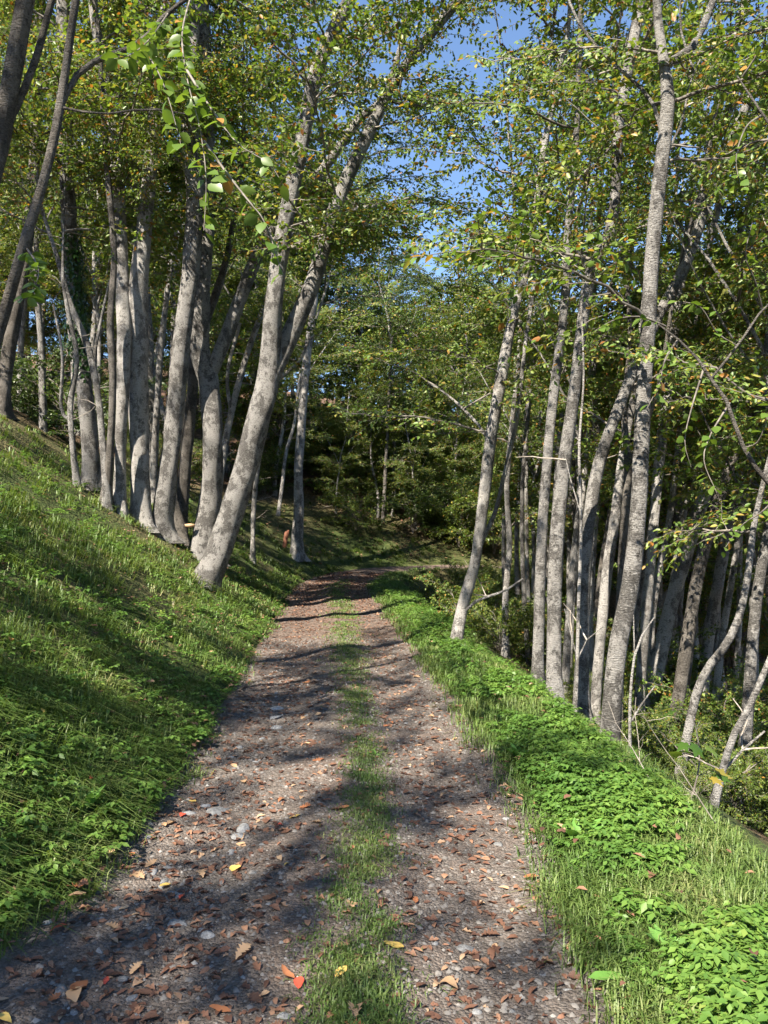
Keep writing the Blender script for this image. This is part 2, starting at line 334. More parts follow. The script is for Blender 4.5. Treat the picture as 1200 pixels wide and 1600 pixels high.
# the track
ps = np.concatenate([np.linspace(-2, 2, 50, endpoint=False), np.linspace(2, 7, 300, endpoint=False), np.linspace(7, 16, 240, endpoint=False), np.linspace(16, 40, 240)])
pd = np.linspace(-1.3, 1.6, 104)
SS, DD = np.meshgrid(ps, pd, indexing='ij'); ss, dd = SS.ravel(), DD.ravel()
px, py = pos_sd(ss, dd); pz = path_z(px, py, ss, dd)
n2 = len(pd); ii = (np.arange(len(ps) - 1)[:, None] * n2 + np.arange(n2 - 1)[None]).ravel()
soil = 0.16 + 0.40 * sstep(6, 14, ss) + 0.2 * np.exp(-(dd / .25) ** 2)
path = build('path', np.stack([px, py, pz], 1), np.stack([ii, ii + n2, ii + n2 + 1, ii + 1], 1), M['path'], smooth=True, attrs={'soil': soil})
tag(path, 'stony two-rut dirt track curving right into the wood', kind='structure')

# ------------------------------------------------------------------ tree-making
def resample(P, step):
    P = np.asarray(P, float); Q = catmull(P, 10) if len(P) > 2 else np.vstack([P[0] + (P[1] - P[0]) * t for t in np.linspace(0, 1, 10)])
    L = np.concatenate([[0], np.cumsum(np.linalg.norm(np.diff(Q[:, :3], axis=0), axis=1))]); n = max(3, int(L[-1] / step) + 1)
    t = np.linspace(0, L[-1], n); return np.stack([np.interp(t, L, Q[:, k]) for k in range(Q.shape[1])], 1)

def tube(P, r, k=10, lump=0.0, seed=0, flare=0.0):
    """P (n,3), r (n,) -> verts, quads (closed tip)"""
    n = len(P); tang = unit(np.gradient(P, axis=0))
    a = np.cross(tang[0], (0, 1, 0.1)); a = unit(a); fr = []
    for i in range(n):
        a = unit(a - tang[i] * np.dot(a, tang[i])); fr.append(a)
    A = np.array(fr); B = np.cross(tang, A)
    th = np.linspace(0, 2 * np.pi, k, endpoint=False)
    rr = np.repeat(r[:, None], k, 1)
    if lump:
        Ls = np.concatenate([[0], np.cumsum(np.linalg.norm(np.diff(P, axis=0), axis=1))])
        nn = noise(np.cos(th)[None] * 1.1 + seed * 3.7 + Ls[:, None] * .0 + 50, Ls[:, None] * 1.6 + np.sin(th)[None] * 1.1 + 40, 1.3, seed + 2)
        n3 = noise(np.cos(th)[None] * 2.2 + seed * 1.7 + 20, Ls[:, None] * 3.4 + np.sin(th)[None] * 2.2 + 9, 1.6, seed + 5)
        rr = rr * (1 + lump * (nn - .5) * 2.4 + lump * .8 * (n3 - .5))
        if flare:
            rr = rr * (1 + flare * np.exp(-Ls[:, None] / 0.22) * (0.85 + 0.75 * np.cos(th * 3 + seed)[None]))
    V = P[:, None] + rr[..., None] * (np.cos(th)[None, :, None] * A[:, None] + np.sin(th)[None, :, None] * B[:, None])
    i = np.arange(n - 1)[:, None] * k; j = np.arange(k)[None]; j2 = (j + 1) % k
    Q = np.stack([i + j, i + j2, i + k + j2, i + k + j], -1).reshape(-1, 4)
    return V.reshape(-1, 3), Q

class Geo:
    def __init__(self): self.v = []; self.q = []; self.t = []; self.qm = []; self.tm = []; self.n = 0
    def add(self, V, F, m=0):
        F = np.asarray(F)
        if F.shape[1] == 4: self.q.append(F + self.n); self.qm.append(np.full(len(F), m))
        else: self.t.append(F + self.n); self.tm.append(np.full(len(F), m))
        self.v.append(V); self.n += len(V)
    def out(self):
        fs, ms = [], []
        if self.q: fs.append(np.concatenate(self.q)); ms += self.qm
        if self.t: fs.append(np.concatenate(self.t)); ms += self.tm
        return np.concatenate(self.v), fs, np.concatenate(ms)
    def mesh(self, name, mats, smooth=False):
        v, f, m = self.out(); return build(name, v, f, mats, mat_idx=m, smooth=smooth, link=False)
    def obj(self, name, mats, parent=None, smooth=False):
        v, f, m = self.out(); return build(name, v, f, mats, parent=parent, mat_idx=m, smooth=smooth)

LEAF6 = np.array([(0, 0, 0), (.30, -.26, .06), (.70, -.20, .03), (1, 0, -.08), (.70, .20, .03), (.30, .26, .06)])
LEAF6F = np.array([(0, 1, 2, 3), (0, 3, 4, 5)])
LEAFB = np.array([(0, 0, 0), (.18, -.20, .04), (.42, -.33, .07), (.70, -.25, .03), (.9, -.1, -.04), (1, 0, -.1), (.9, .1, -.04), (.70, .25, .03), (.42, .33, .07), (.18, .20, .04), (.45, 0, 0)])
LEAFBF = np.array([(0, 1, 2, 10), (10, 2, 3, 4), (10, 4, 5, 6), (10, 6, 7, 8), (0, 10, 8, 9)])

def place(tmpl, F, P, D, Nn, size):
    """stamp a leaf template at P with axis D and normal Nn"""
    D = unit(D); Sd = unit(np.cross(Nn, D)); Nn = np.cross(D, Sd); size = np.broadcast_to(np.asarray(size, float), (len(P),))
    V = P[:, None] + size[:, None, None] * (tmpl[None, :, :1] * D[:, None] + tmpl[None, :, 1:2] * Sd[:, None] + tmpl[None, :, 2:3] * Nn[:, None])
    FF = (np.arange(len(P)) * len(tmpl))[:, None, None] + F[None]
    return V.reshape(-1, 3), FF.reshape(-1, F.shape[1])

LEAF4 = np.array([(0, 0, 0), (.42, -.29, .05), (1, 0, -.06), (.42, .29, .05)]); LEAF4F = np.array([(0, 1, 2), (0, 2, 3)])

def make_spray(seed, length=2.6, leaf=0.075, dens=1.0, up=0.15, simple=False):
    """a leafy bough growing along +X"""
    r = np.random.default_rng(seed); g = Geo()
    n = 12; t = np.linspace(0, 1, n)
    ax = np.stack([t * length, np.cumsum(r.normal(0, .03, n)) * length * .5, up * length * np.sin(t * 2.4) * .6 - .12 * length * t ** 2 + np.cumsum(r.normal(0, .012, n)) * length], 1); ax -= ax[0]
    V, Q = tube(ax, 0.020 * (1 - .85 * t) + .002, 5); g.add(V, Q, 0)
    LP, LD = [], []
    nt_ = int(20 * dens)
    for i in range(nt_):
        f = 0.12 + 0.88 * (i + r.random()) / nt_
        p0 = np.array([np.interp(f, t, ax[:, k]) for k in range(3)])
        az = (1 if i % 2 else -1) * r.uniform(.5, 1.25) + r.normal(0, .15)
        d0 = unit(np.array([math.cos(az), math.sin(az), r.normal(.12, .3)]))
        tl = length * r.uniform(.18, .40) * (1.15 - .65 * f)
        m = 6; tt = np.linspace(0, 1, m)
        tw = p0 + d0 * tl * tt[:, None] + np.stack([0 * tt, 0 * tt, -.22 * tl * tt ** 2], 1) + np.cumsum(r.normal(0, .025 * tl, (m, 3)), 0)
        V, Q = tube(tw[[0, 2, 5]] if simple else tw, (.006 * (1 - .8 * tt) + .0012)[[0, 2, 5]] if simple else .006 * (1 - .8 * tt) + .0012, 3); g.add(V, Q, 0)
        subs = [(tw, tl)]
        for k in range(r.integers(2, 5)):
            f2 = r.uniform(.2, .9); q0 = np.array([np.interp(f2, tt, tw[:, c]) for c in range(3)])
            d2 = unit(d0 + r.normal(0, .6, 3)); l2 = tl * r.uniform(.25, .55)
            st = q0 + d2 * l2 * tt[:, None] + np.stack([0 * tt, 0 * tt, -.2 * l2 * tt ** 2], 1)
            V, Q = tube(st[[0, -1]] if simple else st[::2], np.array([.003, .001]) if simple else np.array([.003, .002, .001]), 3); g.add(V, Q, 0); subs.append((st, l2))
        for (w, l) in subs:
            nl = max(3, int(l / .055))
            fr = np.linspace(.1, 1, nl) + r.normal(0, .02, nl)
            pp = np.stack([np.interp(fr, tt, w[:, c]) for c in range(3)], 1)
            dr = unit(w[-1] - w[0])
            side = unit(np.cross(dr, (0, 0, 1)))
            sg = np.where(np.arange(nl) % 2, 1, -1)[:, None]
            LP.append(pp); LD.append(unit(dr * .6 + side * sg * .8 + r.normal(0, .35, (nl, 3)) + np.array([0, 0, -.35])))
    LP = np.concatenate(LP); LD = np.concatenate(LD)
    nn = unit(np.array([0, 0, 1.0]) + r.normal(0, .55, LP.shape))
    V, F = place(LEAF4 if simple else LEAF6, LEAF4F if simple else LEAF6F, LP, LD, nn, leaf * r.uniform(.6, 1.25, len(LP))); g.add(V, F, 1)
    return g

SPRAY = {}
for key, lm, leaf, dens, n in (('y', 'leaf', .092, 1.15, 6), ('g', 'leaf_green', .092, 1.15, 5), ('d', 'leaf_dark', .095, 1.2, 4), ('s', 'leaf', .075, .9, 4)):
    SPRAY[key] = [make_spray(100 + 13 * i + ord(key), leaf=leaf, dens=dens).mesh('leafy_bough_' + key, [M['twig'], M[lm]]) for i in range(n)]

def bough_matrix(p, d, roll, scale):
    d = Vector(d).normalized(); z = Vector((0, 0, 1)); y = z.cross(d)
    if y.length < .05: y = Vector((0, 1, 0))
    y.normalize(); z = d.cross(y)
    m = Matrix((d, y, z)).transposed().to_4x4()
    return Matrix.Translation(Vector(p)) @ m @ Matrix.Rotation(roll, 4, 'X') @ Matrix.Scale(scale, 4)

LOW = [make_spray(900 + 7 * i, leaf=.115, dens=1.05, simple=True).out() for i in range(5)]
def merged_crown(strokes, r, zlo, n, scale, lm, parent, elev=(.0, .6)):
    """one crown mesh of many leafy boughs, for trees further off"""
    pts = np.vstack(strokes)[:, :3]; pts = pts[pts[:, 2] > zlo]; g = Geo()
    for k in range(n):
        p = pts[r.integers(len(pts))]; az = r.uniform(0, 6.283)
        m = np.array(bough_matrix(p, (math.cos(az), math.sin(az), r.uniform(*elev)), r.normal(0, .35), r.uniform(*scale)))
        v, fs, ms = LOW[r.integers(len(LOW))]; v = v @ m[:3, :3].T + m[:3, 3]; o = 0; n0 = g.n
        for f in fs:
            g.add(v if o == 0 else np.zeros((0, 3)), f - (0 if o == 0 else g.n - n0), 0); g.qm = g.qm; o += len(f)
            (g.qm if f.shape[1] == 4 else g.tm)[-1] = ms[o - len(f):o]
    return g.obj('crown', [M['twig'], M[lm]], parent)
def add_boughs(crown, base, strokes, r, zlo, zhi, n, key='y', scale=(.6, 1.15), bias=None, elev=(.0, .6)):
    """hang n leafy boughs on the trunk/limb strokes between two heights (world)"""
    pts = np.vstack(strokes); ok = (pts[:, 2] > zlo) & (pts[:, 2] < zhi)
    pts = pts[ok]
    if not len(pts): return
    for k in range(n):
        p = pts[r.integers(len(pts))]
        az = r.uniform(0, 2 * np.pi)
        d = np.array([math.cos(az), math.sin(az), r.uniform(*elev)])
        if bias is not None: d = d + np.array(bias)
        me = SPRAY[key][r.integers(len(SPRAY[key]))]
        put('leafy_bough', me, crown, mat=bough_matrix(p[:3] - base, d, r.normal(0, .35), r.uniform(*scale)))

def stroke3d(pts, Y, r, wob=0.12):
    """list of (u, v, w) photo pixels -> (n,4) x y z radius"""
    out = []; yy = Y
    for i, (u, v, w) in enumerate(pts):
        p = at(u, v, yy); out.append([*p, 0.39 * w * yy / FPX]); yy = yy + r.normal(0, wob)
    return np.array(out)

def extend(P, top, r, taper=.55):
    """carry a traced stem on, above the picture, to its top"""
    P = [list(p) for p in P]; d = unit(np.array(P[-1][:3]) - np.array(P[-2][:3])); rad = P[-1][3]; h0 = P[-1][2]
    while P[-1][2] < top:
        d = unit(d * .8 + np.array([0, 0, .35]) + r.normal(0, .12, 3)); q = np.array(P[-1][:3]) + d * 1.1
        f = (q[2] - h0) / max(.1, top - h0); P.append([*q, max(.012, rad * (1 - .93 * min(1, f)))])
    return np.array(P)

TREES = []
def traced_tree(name, label, strokes, Y, top=13.0, bark='bark', key='y', boughs=26, crown_from=4.5, seed=0, group=None, flare=.85, snap=True, scale=(.6, 1.15), bias=None, twigs=0, cat='tree', wob=.12):
    r = np.random.default_rng(1000 + seed)
    st = []
    for i, pts in enumerate(strokes):
        ext = pts[-1] == 'up'; pts_ = [p for p in pts if p != 'up']
        P = stroke3d(pts_, Y if i == 0 else Y, r, wob)
        if i == 0:
            zg = float(hgt(P[0, 0], P[0, 1])[0])
            first = P[0].copy()
            if P[0, 2] > zg + .05:
                P = np.vstack([[P[0, 0] - (P[1, 0] - P[0, 0]) * .05, P[0, 1], zg - .12, P[0, 3] * 1.08], P])
            else: P[0, 2] = min(P[0, 2], zg - .08)
        else:   # a limb starts on the nearest point of an earlier stroke
            allp = np.vstack(st); j = np.argmin(np.linalg.norm(allp[:, :3] - P[0, :3], axis=1)); dy = allp[j, 1] - P[0, 1]; P[:, 1] += dy
            P[0, :3] = allp[j, :3]
        if ext: P = extend(P, top, r)
        st.append(resample(P, 0.16))
    base = np.array([st[0][0, 0], st[0][0, 1], float(hgt(st[0][0, 0], st[0][0, 1])[0])])
    root = empty(name, base); tag(root, label, cat, group)
    for i, P in enumerate(st):
        V, Q = tube(P[:, :3] - base, P[:, 3], 14 if P[0, 3] > .05 else 9, .13, seed + i, flare if i == 0 else 0)
        build('trunk' if i == 0 else 'limb', V, Q, M[bark], root, smooth=True)
    if boughs:
        cr = empty('crown', (0, 0, 0), root)
        add_boughs(cr, base, st, r, base[2] + crown_from, 99, boughs, key, scale, bias)
    # short dead snags and bare twigs on the stem
    for k in range(twigs):
        P = st[r.integers(len(st))]; j = r.integers(int(len(P) * .2), max(int(len(P) * .2) + 1, int(len(P) * .9))); az = r.uniform(0, 6.28)
        d = np.array([math.cos(az), math.sin(az) * .6, r.uniform(-.1, .7)]); l = r.uniform(.25, .7); t = np.linspace(0, 1, 6)[:, None]
        tw = P[j, :3] - base + d * l * t + np.cumsum(r.normal(0, .07 * l, (6, 3)), 0) * t
        V, Q = tube(tw, .007 * (1 - .8 * t[:, 0]) + .0015, 4); build('bare_twig', V, Q, M['dead'], root)
    TREES.append(base)
    return root, st, base

def pix(x, y, z):
    b = (z - EYE) / max(y, .01); bb = (b * math.cos(PITCH) - math.sin(PITCH)) / (math.cos(PITCH) + b * math.sin(PITCH))
    return 600 + FPX * x / max(y, .01), 800 - FPX * bb
def where(x, y):
    """words for the place of something, by landmarks of the picture"""
    if y < 1.5: return 'outside the picture'
    u = pix(x, y, 1.6)[0]
    for lim, w in ((-60, 'beyond the left edge of the picture'), (90, 'at the left edge above the bank'), (200, 'behind the ivy-covered trunk'), (290, 'behind the middle of the left clump'), (400, 'behind the leaning forked tree'), (520, 'behind the lone pale trunk at the bend'),
                   (640, 'straight above the end of the track'), (740, 'between the track end and the pale verge trunk'), (830, 'just right of the pale verge trunk'), (900, 'behind the straight dark-grey stem'), (980, 'left of the Y-forked trunk'), (1060, 'right of the Y-forked trunk'), (1140, 'behind the crooked knee tree'), (1260, 'at the right edge of the picture')):
        if u < lim: return w
    return 'beyond the right edge of the picture'
def how_far(y): return 'near' if y < 12 else 'mid-distance' if y < 19 else 'far' if y < 30 else 'distant'

# ------------------------------------------------------------------ the trees that can be told apart
# left bank
traced_tree('tree', 'leaning grey tree forking in two, lowest of the left bank clump',
    [[(318, 918, 52), (345, 850, 50), (378, 750, 49), (405, 650, 47), (420, 585, 44), (428, 480, 36), (440, 380, 34), (466, 250, 31), (492, 120, 29), (520, 50, 27), (552, -10, 25), 'up'],
     [(415, 600, 40), (448, 530, 36), (488, 440, 33), (515, 350, 30), (535, 290, 27), (570, 215, 25), (612, 130, 23), (660, 65, 20), (720, -5, 18), (800, -60, 14), 'up'],
     [(520, 335, 12), (560, 318, 9), (600, 312, 6), (640, 300, 3)],
     [(612, 140, 10), (650, 145, 8), (720, 140, 6), (830, 125, 5), (910, 105, 3)]],
    12.5, top=14, boughs=66, crown_from=5.0, seed=1, flare=.5, twigs=8, bias=(.45, 0, 0))
traced_tree('tree', 'thick dark-barked tree with a crooked waist directly behind the leaning forked tree',
    [[(316, 856, 46), (330, 770, 42), (333, 690, 40), (326, 600, 42), (312, 545, 38), (314, 470, 36), (320, 380, 35), (322, 250, 36), (318, 120, 35), (314, 0, 32), 'up'],
     [(330, 590, 28), (352, 530, 27), (378, 460, 26), (402, 400, 25), (440, 345, 22), (505, 265, 20), (560, 190, 17), (600, 150, 12), 'up']],
    14.6, top=15, bark='bark', boughs=34, crown_from=5.5, seed=2, twigs=5)
traced_tree('tree', 'dark upright tree in the middle of the left clump, leaning slightly right',
    [[(252, 826, 42), (262, 740, 36), (274, 640, 34), (284, 530, 35), (298, 420, 35), (304, 310, 34), (297, 180, 33), (300, 60, 30), (304, -20, 28), 'up']],
    14.2, top=15, boughs=29, crown_from=5.5, seed=3, twigs=4)
traced_tree('tree', 'slim dark tree tucked between the middle trunk and the crooked trunk',
    [[(282, 822, 26), (290, 720, 24), (300, 620, 22), (308, 540, 20), (350, 420, 14), (372, 300, 12), 'up']],
    15.4, top=12, bark='bark_dark', boughs=19, crown_from=5.5, seed=4)
traced_tree('tree', 'straight pale grey trunk with lichen patches, third from the left in the clump',
    [[(222, 806, 38), (218, 720, 36), (217, 620, 39), (216, 520, 38), (218, 430, 36), (228, 330, 30), (238, 220, 25), (250, 100, 22), (262, -10, 20), 'up']],
    14.0, top=14.5, bark='bark_pale', boughs=27, crown_from=5.5, seed=5, twigs=4)
traced_tree('tree', 'smooth pale trunk rising beside a thin dark stem in the left clump',
    [[(188, 798, 26), (188, 720, 22), (192, 620, 24), (194, 520, 28), (190, 420, 26), (184, 300, 27), (172, 180, 24), (156, 80, 20), (146, -10, 18), 'up']],
    13.6, top=14, bark='bark_pale', boughs=24, crown_from=5.5, seed=6, twigs=3)
traced_tree('tree', 'thin dark stem pressed against the smooth pale trunk on its left',
    [[(166, 782, 20), (172, 700, 15), (176, 600, 14), (172, 500, 14), (178, 400, 12), (168, 270, 12), (160, 150, 11), (150, 20, 10), 'up']],
    13.4, top=12, bark='bark_dark', boughs=13, crown_from=5.5, seed=7)
ivy_tree = traced_tree('tree', 'grey trunk wrapped in dark ivy at the upper end of the left clump',
    [[(142, 760, 36), (140, 690, 32), (132, 610, 31), (120, 520, 28), (112, 420, 29), (106, 310, 29), (102, 190, 28), (98, 60, 25), (96, -20, 24), 'up']],
    14.2, top=14, boughs=27, crown_from=5.5, seed=8, twigs=4)
traced_tree('tree', 'slender forked stem bending left in front of the ivy-covered trunk',
    [[(166, 764, 15), (160, 690, 13), (152, 610, 13), (136, 540, 13), (108, 470, 12), (92, 410, 9), (60, 300, 6), 'up'],
     [(152, 615, 9), (140, 560, 8), (150, 500, 6), (165, 430, 4)]],
    13.3, top=8, boughs=8, crown_from=5.0, seed=9, twigs=5)
traced_tree('tree', 'thin forked grey sapling trunk at the left foot of the ivy-covered trunk',
    [[(121, 762, 12), (113, 690, 11), (110, 630, 11), (120, 560, 9), (105, 480, 8), (98, 430, 6), 'up'],
     [(110, 665, 9), (102, 640, 7), (104, 560, 6), (90, 480, 4)]],
    13.6, top=7.5, boughs=6, crown_from=4.5, seed=10, twigs=6)
traced_tree('tree', 'thin sunlit pale stem showing between the straight pale trunk and the middle trunk',
    [[(237, 800, 15), (241, 720, 14), (245, 640, 13), (252, 540, 12), (266, 420, 11), (282, 300, 9), 'up']], 18.0, top=12, bark='bark_pale', boughs=12, crown_from=4.5, seed=17, twigs=3)
traced_tree('tree', 'pale slanting stem showing between the crooked tree and the leaning forked tree',
    [[(338, 800, 15), (348, 720, 14), (360, 650, 13), (384, 560, 12), (412, 480, 11), (446, 380, 9), 'up'], [(362, 640, 8), (352, 580, 7), (372, 500, 6)]], 18.6, top=12, bark='bark_pale', boughs=12, crown_from=4.5, seed=18, twigs=3)
traced_tree('tree', 'thin bent stem in the dark gap right of the leaning forked tree',
    [[(396, 800, 9), (404, 720, 9), (416, 650, 8), (430, 600, 8), (470, 560, 7), (500, 480, 5), 'up']], 21, top=10, bark='bark_pale', boughs=9, crown_from=4.5, seed=19, twigs=4)
# nearer trees standing just outside the left edge of the picture
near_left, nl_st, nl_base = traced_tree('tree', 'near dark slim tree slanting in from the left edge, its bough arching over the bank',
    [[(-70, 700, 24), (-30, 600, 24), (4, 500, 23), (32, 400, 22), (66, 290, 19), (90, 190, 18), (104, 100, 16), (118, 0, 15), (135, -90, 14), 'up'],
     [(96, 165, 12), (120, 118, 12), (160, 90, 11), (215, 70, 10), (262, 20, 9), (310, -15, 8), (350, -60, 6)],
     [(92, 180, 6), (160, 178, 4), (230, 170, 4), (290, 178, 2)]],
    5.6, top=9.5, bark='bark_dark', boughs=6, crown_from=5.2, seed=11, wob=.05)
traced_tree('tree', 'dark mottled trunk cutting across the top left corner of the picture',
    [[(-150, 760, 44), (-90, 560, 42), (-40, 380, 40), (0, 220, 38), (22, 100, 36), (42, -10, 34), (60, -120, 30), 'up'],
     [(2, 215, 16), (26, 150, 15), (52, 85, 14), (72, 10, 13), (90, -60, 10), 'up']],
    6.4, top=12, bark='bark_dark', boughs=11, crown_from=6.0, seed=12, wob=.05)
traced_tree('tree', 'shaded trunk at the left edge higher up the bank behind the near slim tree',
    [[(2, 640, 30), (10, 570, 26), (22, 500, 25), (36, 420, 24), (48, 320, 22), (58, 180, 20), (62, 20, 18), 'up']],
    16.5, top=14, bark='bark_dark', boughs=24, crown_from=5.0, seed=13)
# at the bend
traced_tree('tree', 'lone sunlit pale trunk on the bank at the bend, beside the reddish marker post',
    [[(464, 852, 24), (467, 800, 20), (466, 740, 18), (470, 680, 18), (474, 620, 17), (482, 540, 15), (492, 460, 13), (498, 360, 10), 'up']],
    27.0, top=14, bark='bark_pale', key='g', boughs=17, crown_from=4.6, seed=14, twigs=5)
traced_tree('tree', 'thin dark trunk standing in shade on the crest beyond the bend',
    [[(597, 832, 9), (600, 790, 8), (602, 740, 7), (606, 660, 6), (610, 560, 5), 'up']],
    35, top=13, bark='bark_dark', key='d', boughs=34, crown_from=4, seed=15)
traced_tree('tree', 'spindly slanting sapling beside the thin dark trunk beyond the bend',
    [[(609, 826, 4), (616, 780, 4), (622, 745, 3.4), (634, 700, 3), 'up'], [(620, 760, 2.6), (640, 735, 2)]],
    36, top=8, bark='bark_pale', key='g', boughs=14, crown_from=3, seed=16)
# right side
traced_tree('tree', 'pale trunk leaning right on the grassy verge, nearest to the bend on the right side',
    [[(712, 1008, 24), (722, 950, 23), (742, 880, 21), (755, 790, 23), (768, 680, 24), (782, 600, 24), (800, 500, 20), (822, 420, 17), (838, 320, 14), (852, 220, 13), (872, 120, 11), (890, 20, 9), 'up'],
     [(745, 860, 9), (775, 800, 9), (790, 740, 9), (812, 640, 9), (822, 540, 8), (840, 420, 7), (850, 300, 6), 'up'],
     [(762, 700, 7), (742, 660, 6), (700, 620, 4), (668, 600, 3)],
     [(722, 955, 7), (748, 940, 6), (790, 925, 5), (820, 905, 3)]],
    11.0, top=13, bark='bark_pale', boughs=34, bias=(-.45, 0, .1), crown_from=2.7, seed=20, flare=.25, twigs=6, scale=(.5, .95))
traced_tree('tree', 'slim bare-looking stem just right of the pale verge trunk',
    [[(790, 1000, 13), (790, 930, 13), (796, 850, 12), (792, 760, 11), (800, 660, 10), (812, 540, 9), (808, 400, 8), 'up']],
    13.5, top=11, bark='bark_pale', boughs=13, crown_from=2.8, seed=21, scale=(.5, .9))
traced_tree('tree', 'straight dark-grey stem, first of the dense clump on the right verge',
    [[(838, 1080, 22), (842, 980, 21), (846, 850, 21), (855, 720, 20), (868, 590, 19), (882, 480, 17), (886, 380, 15), (898, 250, 13), (905, 100, 11), 'up']],
    8.4, top=11, bark='bark', boughs=15, crown_from=2.9, seed=22, twigs=5, scale=(.45, .9))
traced_tree('tree', 'grey trunk with an S-bend high up and a pale sunlit top in the right clump',
    [[(866, 1118, 29), (866, 1000, 28), (868, 880, 29), (880, 740, 27), (898, 610, 24), (908, 520, 22), (922, 430, 25), (950, 375, 23), (962, 300, 20), (968, 190, 19), (985, 90, 20), (1002, 0, 19), 'up'],
     [(925, 420, 8), (905, 390, 6), (880, 375, 4)]],
    7.6, top=11, bark='bark', boughs=15, crown_from=3.0, seed=23, twigs=4, scale=(.45, .9))
traced_tree('tree', 'mid-grey trunk leaning strongly right behind the tallest trunk of the right clump',
    [[(908, 1130, 26), (910, 1000, 26), (916, 860, 25), (932, 740, 25), (962, 650, 24), (990, 580, 22), (1030, 490, 21), (1072, 410, 22), (1110, 300, 21), (1150, 200, 19), (1200, 90, 17), 'up'],
     [(1075, 405, 14), (1100, 340, 13), (1135, 270, 12), (1170, 230, 11), (1215, 180, 9)]],
    8.6, top=11, boughs=16, crown_from=2.9, seed=24, twigs=4, scale=(.45, .9))
traced_tree('tree', 'tall mottled trunk forking in a Y near the top, most prominent on the right',
    [[(952, 1180, 35), (957, 1100, 35), (966, 1010, 35), (984, 920, 34), (994, 840, 32), (1000, 740, 31), (1004, 640, 29), (1012, 520, 28), (1018, 420, 28), (1028, 300, 28), (1040, 200, 28), (1043, 145, 27), (1036, 90, 19), (1028, 30, 18), (1022, -30, 17), 'up'],
     [(1044, 150, 18), (1062, 105, 15), (1085, 55, 14), (1110, -15, 13), 'up'],
     [(1025, 235, 8), (1000, 185, 7), (950, 135, 6), (915, 100, 5.5), (885, 55, 5), (868, 0, 4), (862, -40, 3)],
     [(1028, 270, 5), (1045, 220, 4.5), (1056, 165, 3.5), (1075, 120, 2.5)],
     [(1046, 145, 4), (1047, 70, 4), (1050, -20, 3)]],
    6.3, top=9.5, bark='bark', boughs=10, crown_from=3.1, seed=25, twigs=3, flare=.3, scale=(.4, .8), wob=.06)
traced_tree('tree', 'sunlit pale trunk wedged between darker stems left of the Y-forked trunk',
    [[(930, 1110, 20), (938, 1000, 20), (948, 900, 21), (962, 800, 19), (972, 720, 17), (990, 620, 14), (1002, 520, 12), (1015, 380, 10), 'up']],
    9.6, top=11, bark='bark_pale', boughs=11, crown_from=3.0, seed=26, scale=(.45, .9))
traced_tree('tree', 'dark twin stem close behind the left side of the Y-forked trunk',
    [[(966, 1110, 20), (968, 1000, 19), (972, 900, 20), (978, 800, 20), (982, 730, 17), (975, 640, 12), (985, 520, 10), 'up'], [(980, 740, 12), (1000, 690, 10), (1030, 600, 9), (1050, 480, 7), 'up']],
    9.2, top=10, bark='bark_dark', boughs=11, crown_from=2.8, seed=27, scale=(.45, .9))
traced_tree('tree', 'big bright bleached trunk leaning right across the right-hand thicket',
    [[(1000, 1160, 30), (1030, 1030, 29), (1052, 930, 28), (1080, 840, 28), (1110, 740, 28), (1138, 640, 28), (1160, 550, 27), (1184, 450, 25), (1220, 330, 22), 'up']],
    10.8, top=12, bark='bark_pale', boughs=15, crown_from=3.1, seed=28, twigs=4, scale=(.5, .95))
traced_tree('tree', 'dark trunk in front of the bright leaning trunk in the right-hand thicket',
    [[(1040, 1200, 26), (1062, 1080, 25), (1080, 960, 25), (1100, 860, 24), (1130, 760, 22), (1160, 680, 19), (1210, 560, 16), 'up']],
    9.4, top=10, bark='bark_dark', boughs=11, crown_from=2.6, seed=29, scale=(.45, .9))
traced_tree('tree', 'sunlit pale trunk rising to the upper right corner, forked near the corner',
    [[(1000, 1080, 20), (1015, 900, 20), (1032, 700, 19), (1050, 560, 18), (1060, 460, 19), (1078, 390, 19), (1098, 300, 18), (1118, 190, 18), (1140, 90, 17), (1165, 0, 16), 'up'],
     [(1108, 250, 12), (1130, 190, 10), (1160, 150, 9), (1190, 110, 8), (1230, 60, 6)]],
    10.0, top=12, bark='bark_pale', boughs=16, crown_from=3.2, seed=30, twigs=3, scale=(.5, .9))
traced_tree('tree', 'pale trunk passing out of the right edge at mid height',
    [[(1100, 1060, 22), (1124, 900, 21), (1150, 760, 21), (1172, 660, 20), (1195, 560, 19), (1230, 440, 17), 'up']],
    12, top=12, bark='bark_pale', boughs=15, crown_from=3.1, seed=31, scale=(.5, .95))
traced_tree('tree', 'crooked thin dark tree with a bent knee low in the right-hand thicket',
    [[(1064, 1200, 18), (1074, 1150, 17), (1086, 1090, 17), (1105, 1045, 16), (1136, 1005, 16), (1156, 960, 15), (1168, 900, 14), (1178, 820, 12), (1196, 740, 10), (1225, 620, 9), 'up']],
    6.6, top=8, bark='bark', boughs=10, crown_from=2.0, seed=32, twigs=5, scale=(.4, .75), wob=.05)
traced_tree('tree', 'thin sunlit stem slanting up to the right edge, low in the picture',
    [[(1112, 1262, 13), (1128, 1210, 13), (1146, 1150, 13), (1168, 1110, 12), (1190, 1060, 12), (1215, 1000, 11), (1250, 880, 10), 'up'],
     [(1150, 1200, 6), (1170, 1170, 5), (1200, 1145, 4)]],
    5.4, top=6.5, bark='bark_pale', boughs=7, crown_from=1.9, seed=33, twigs=4, scale=(.4, .7), wob=.04)
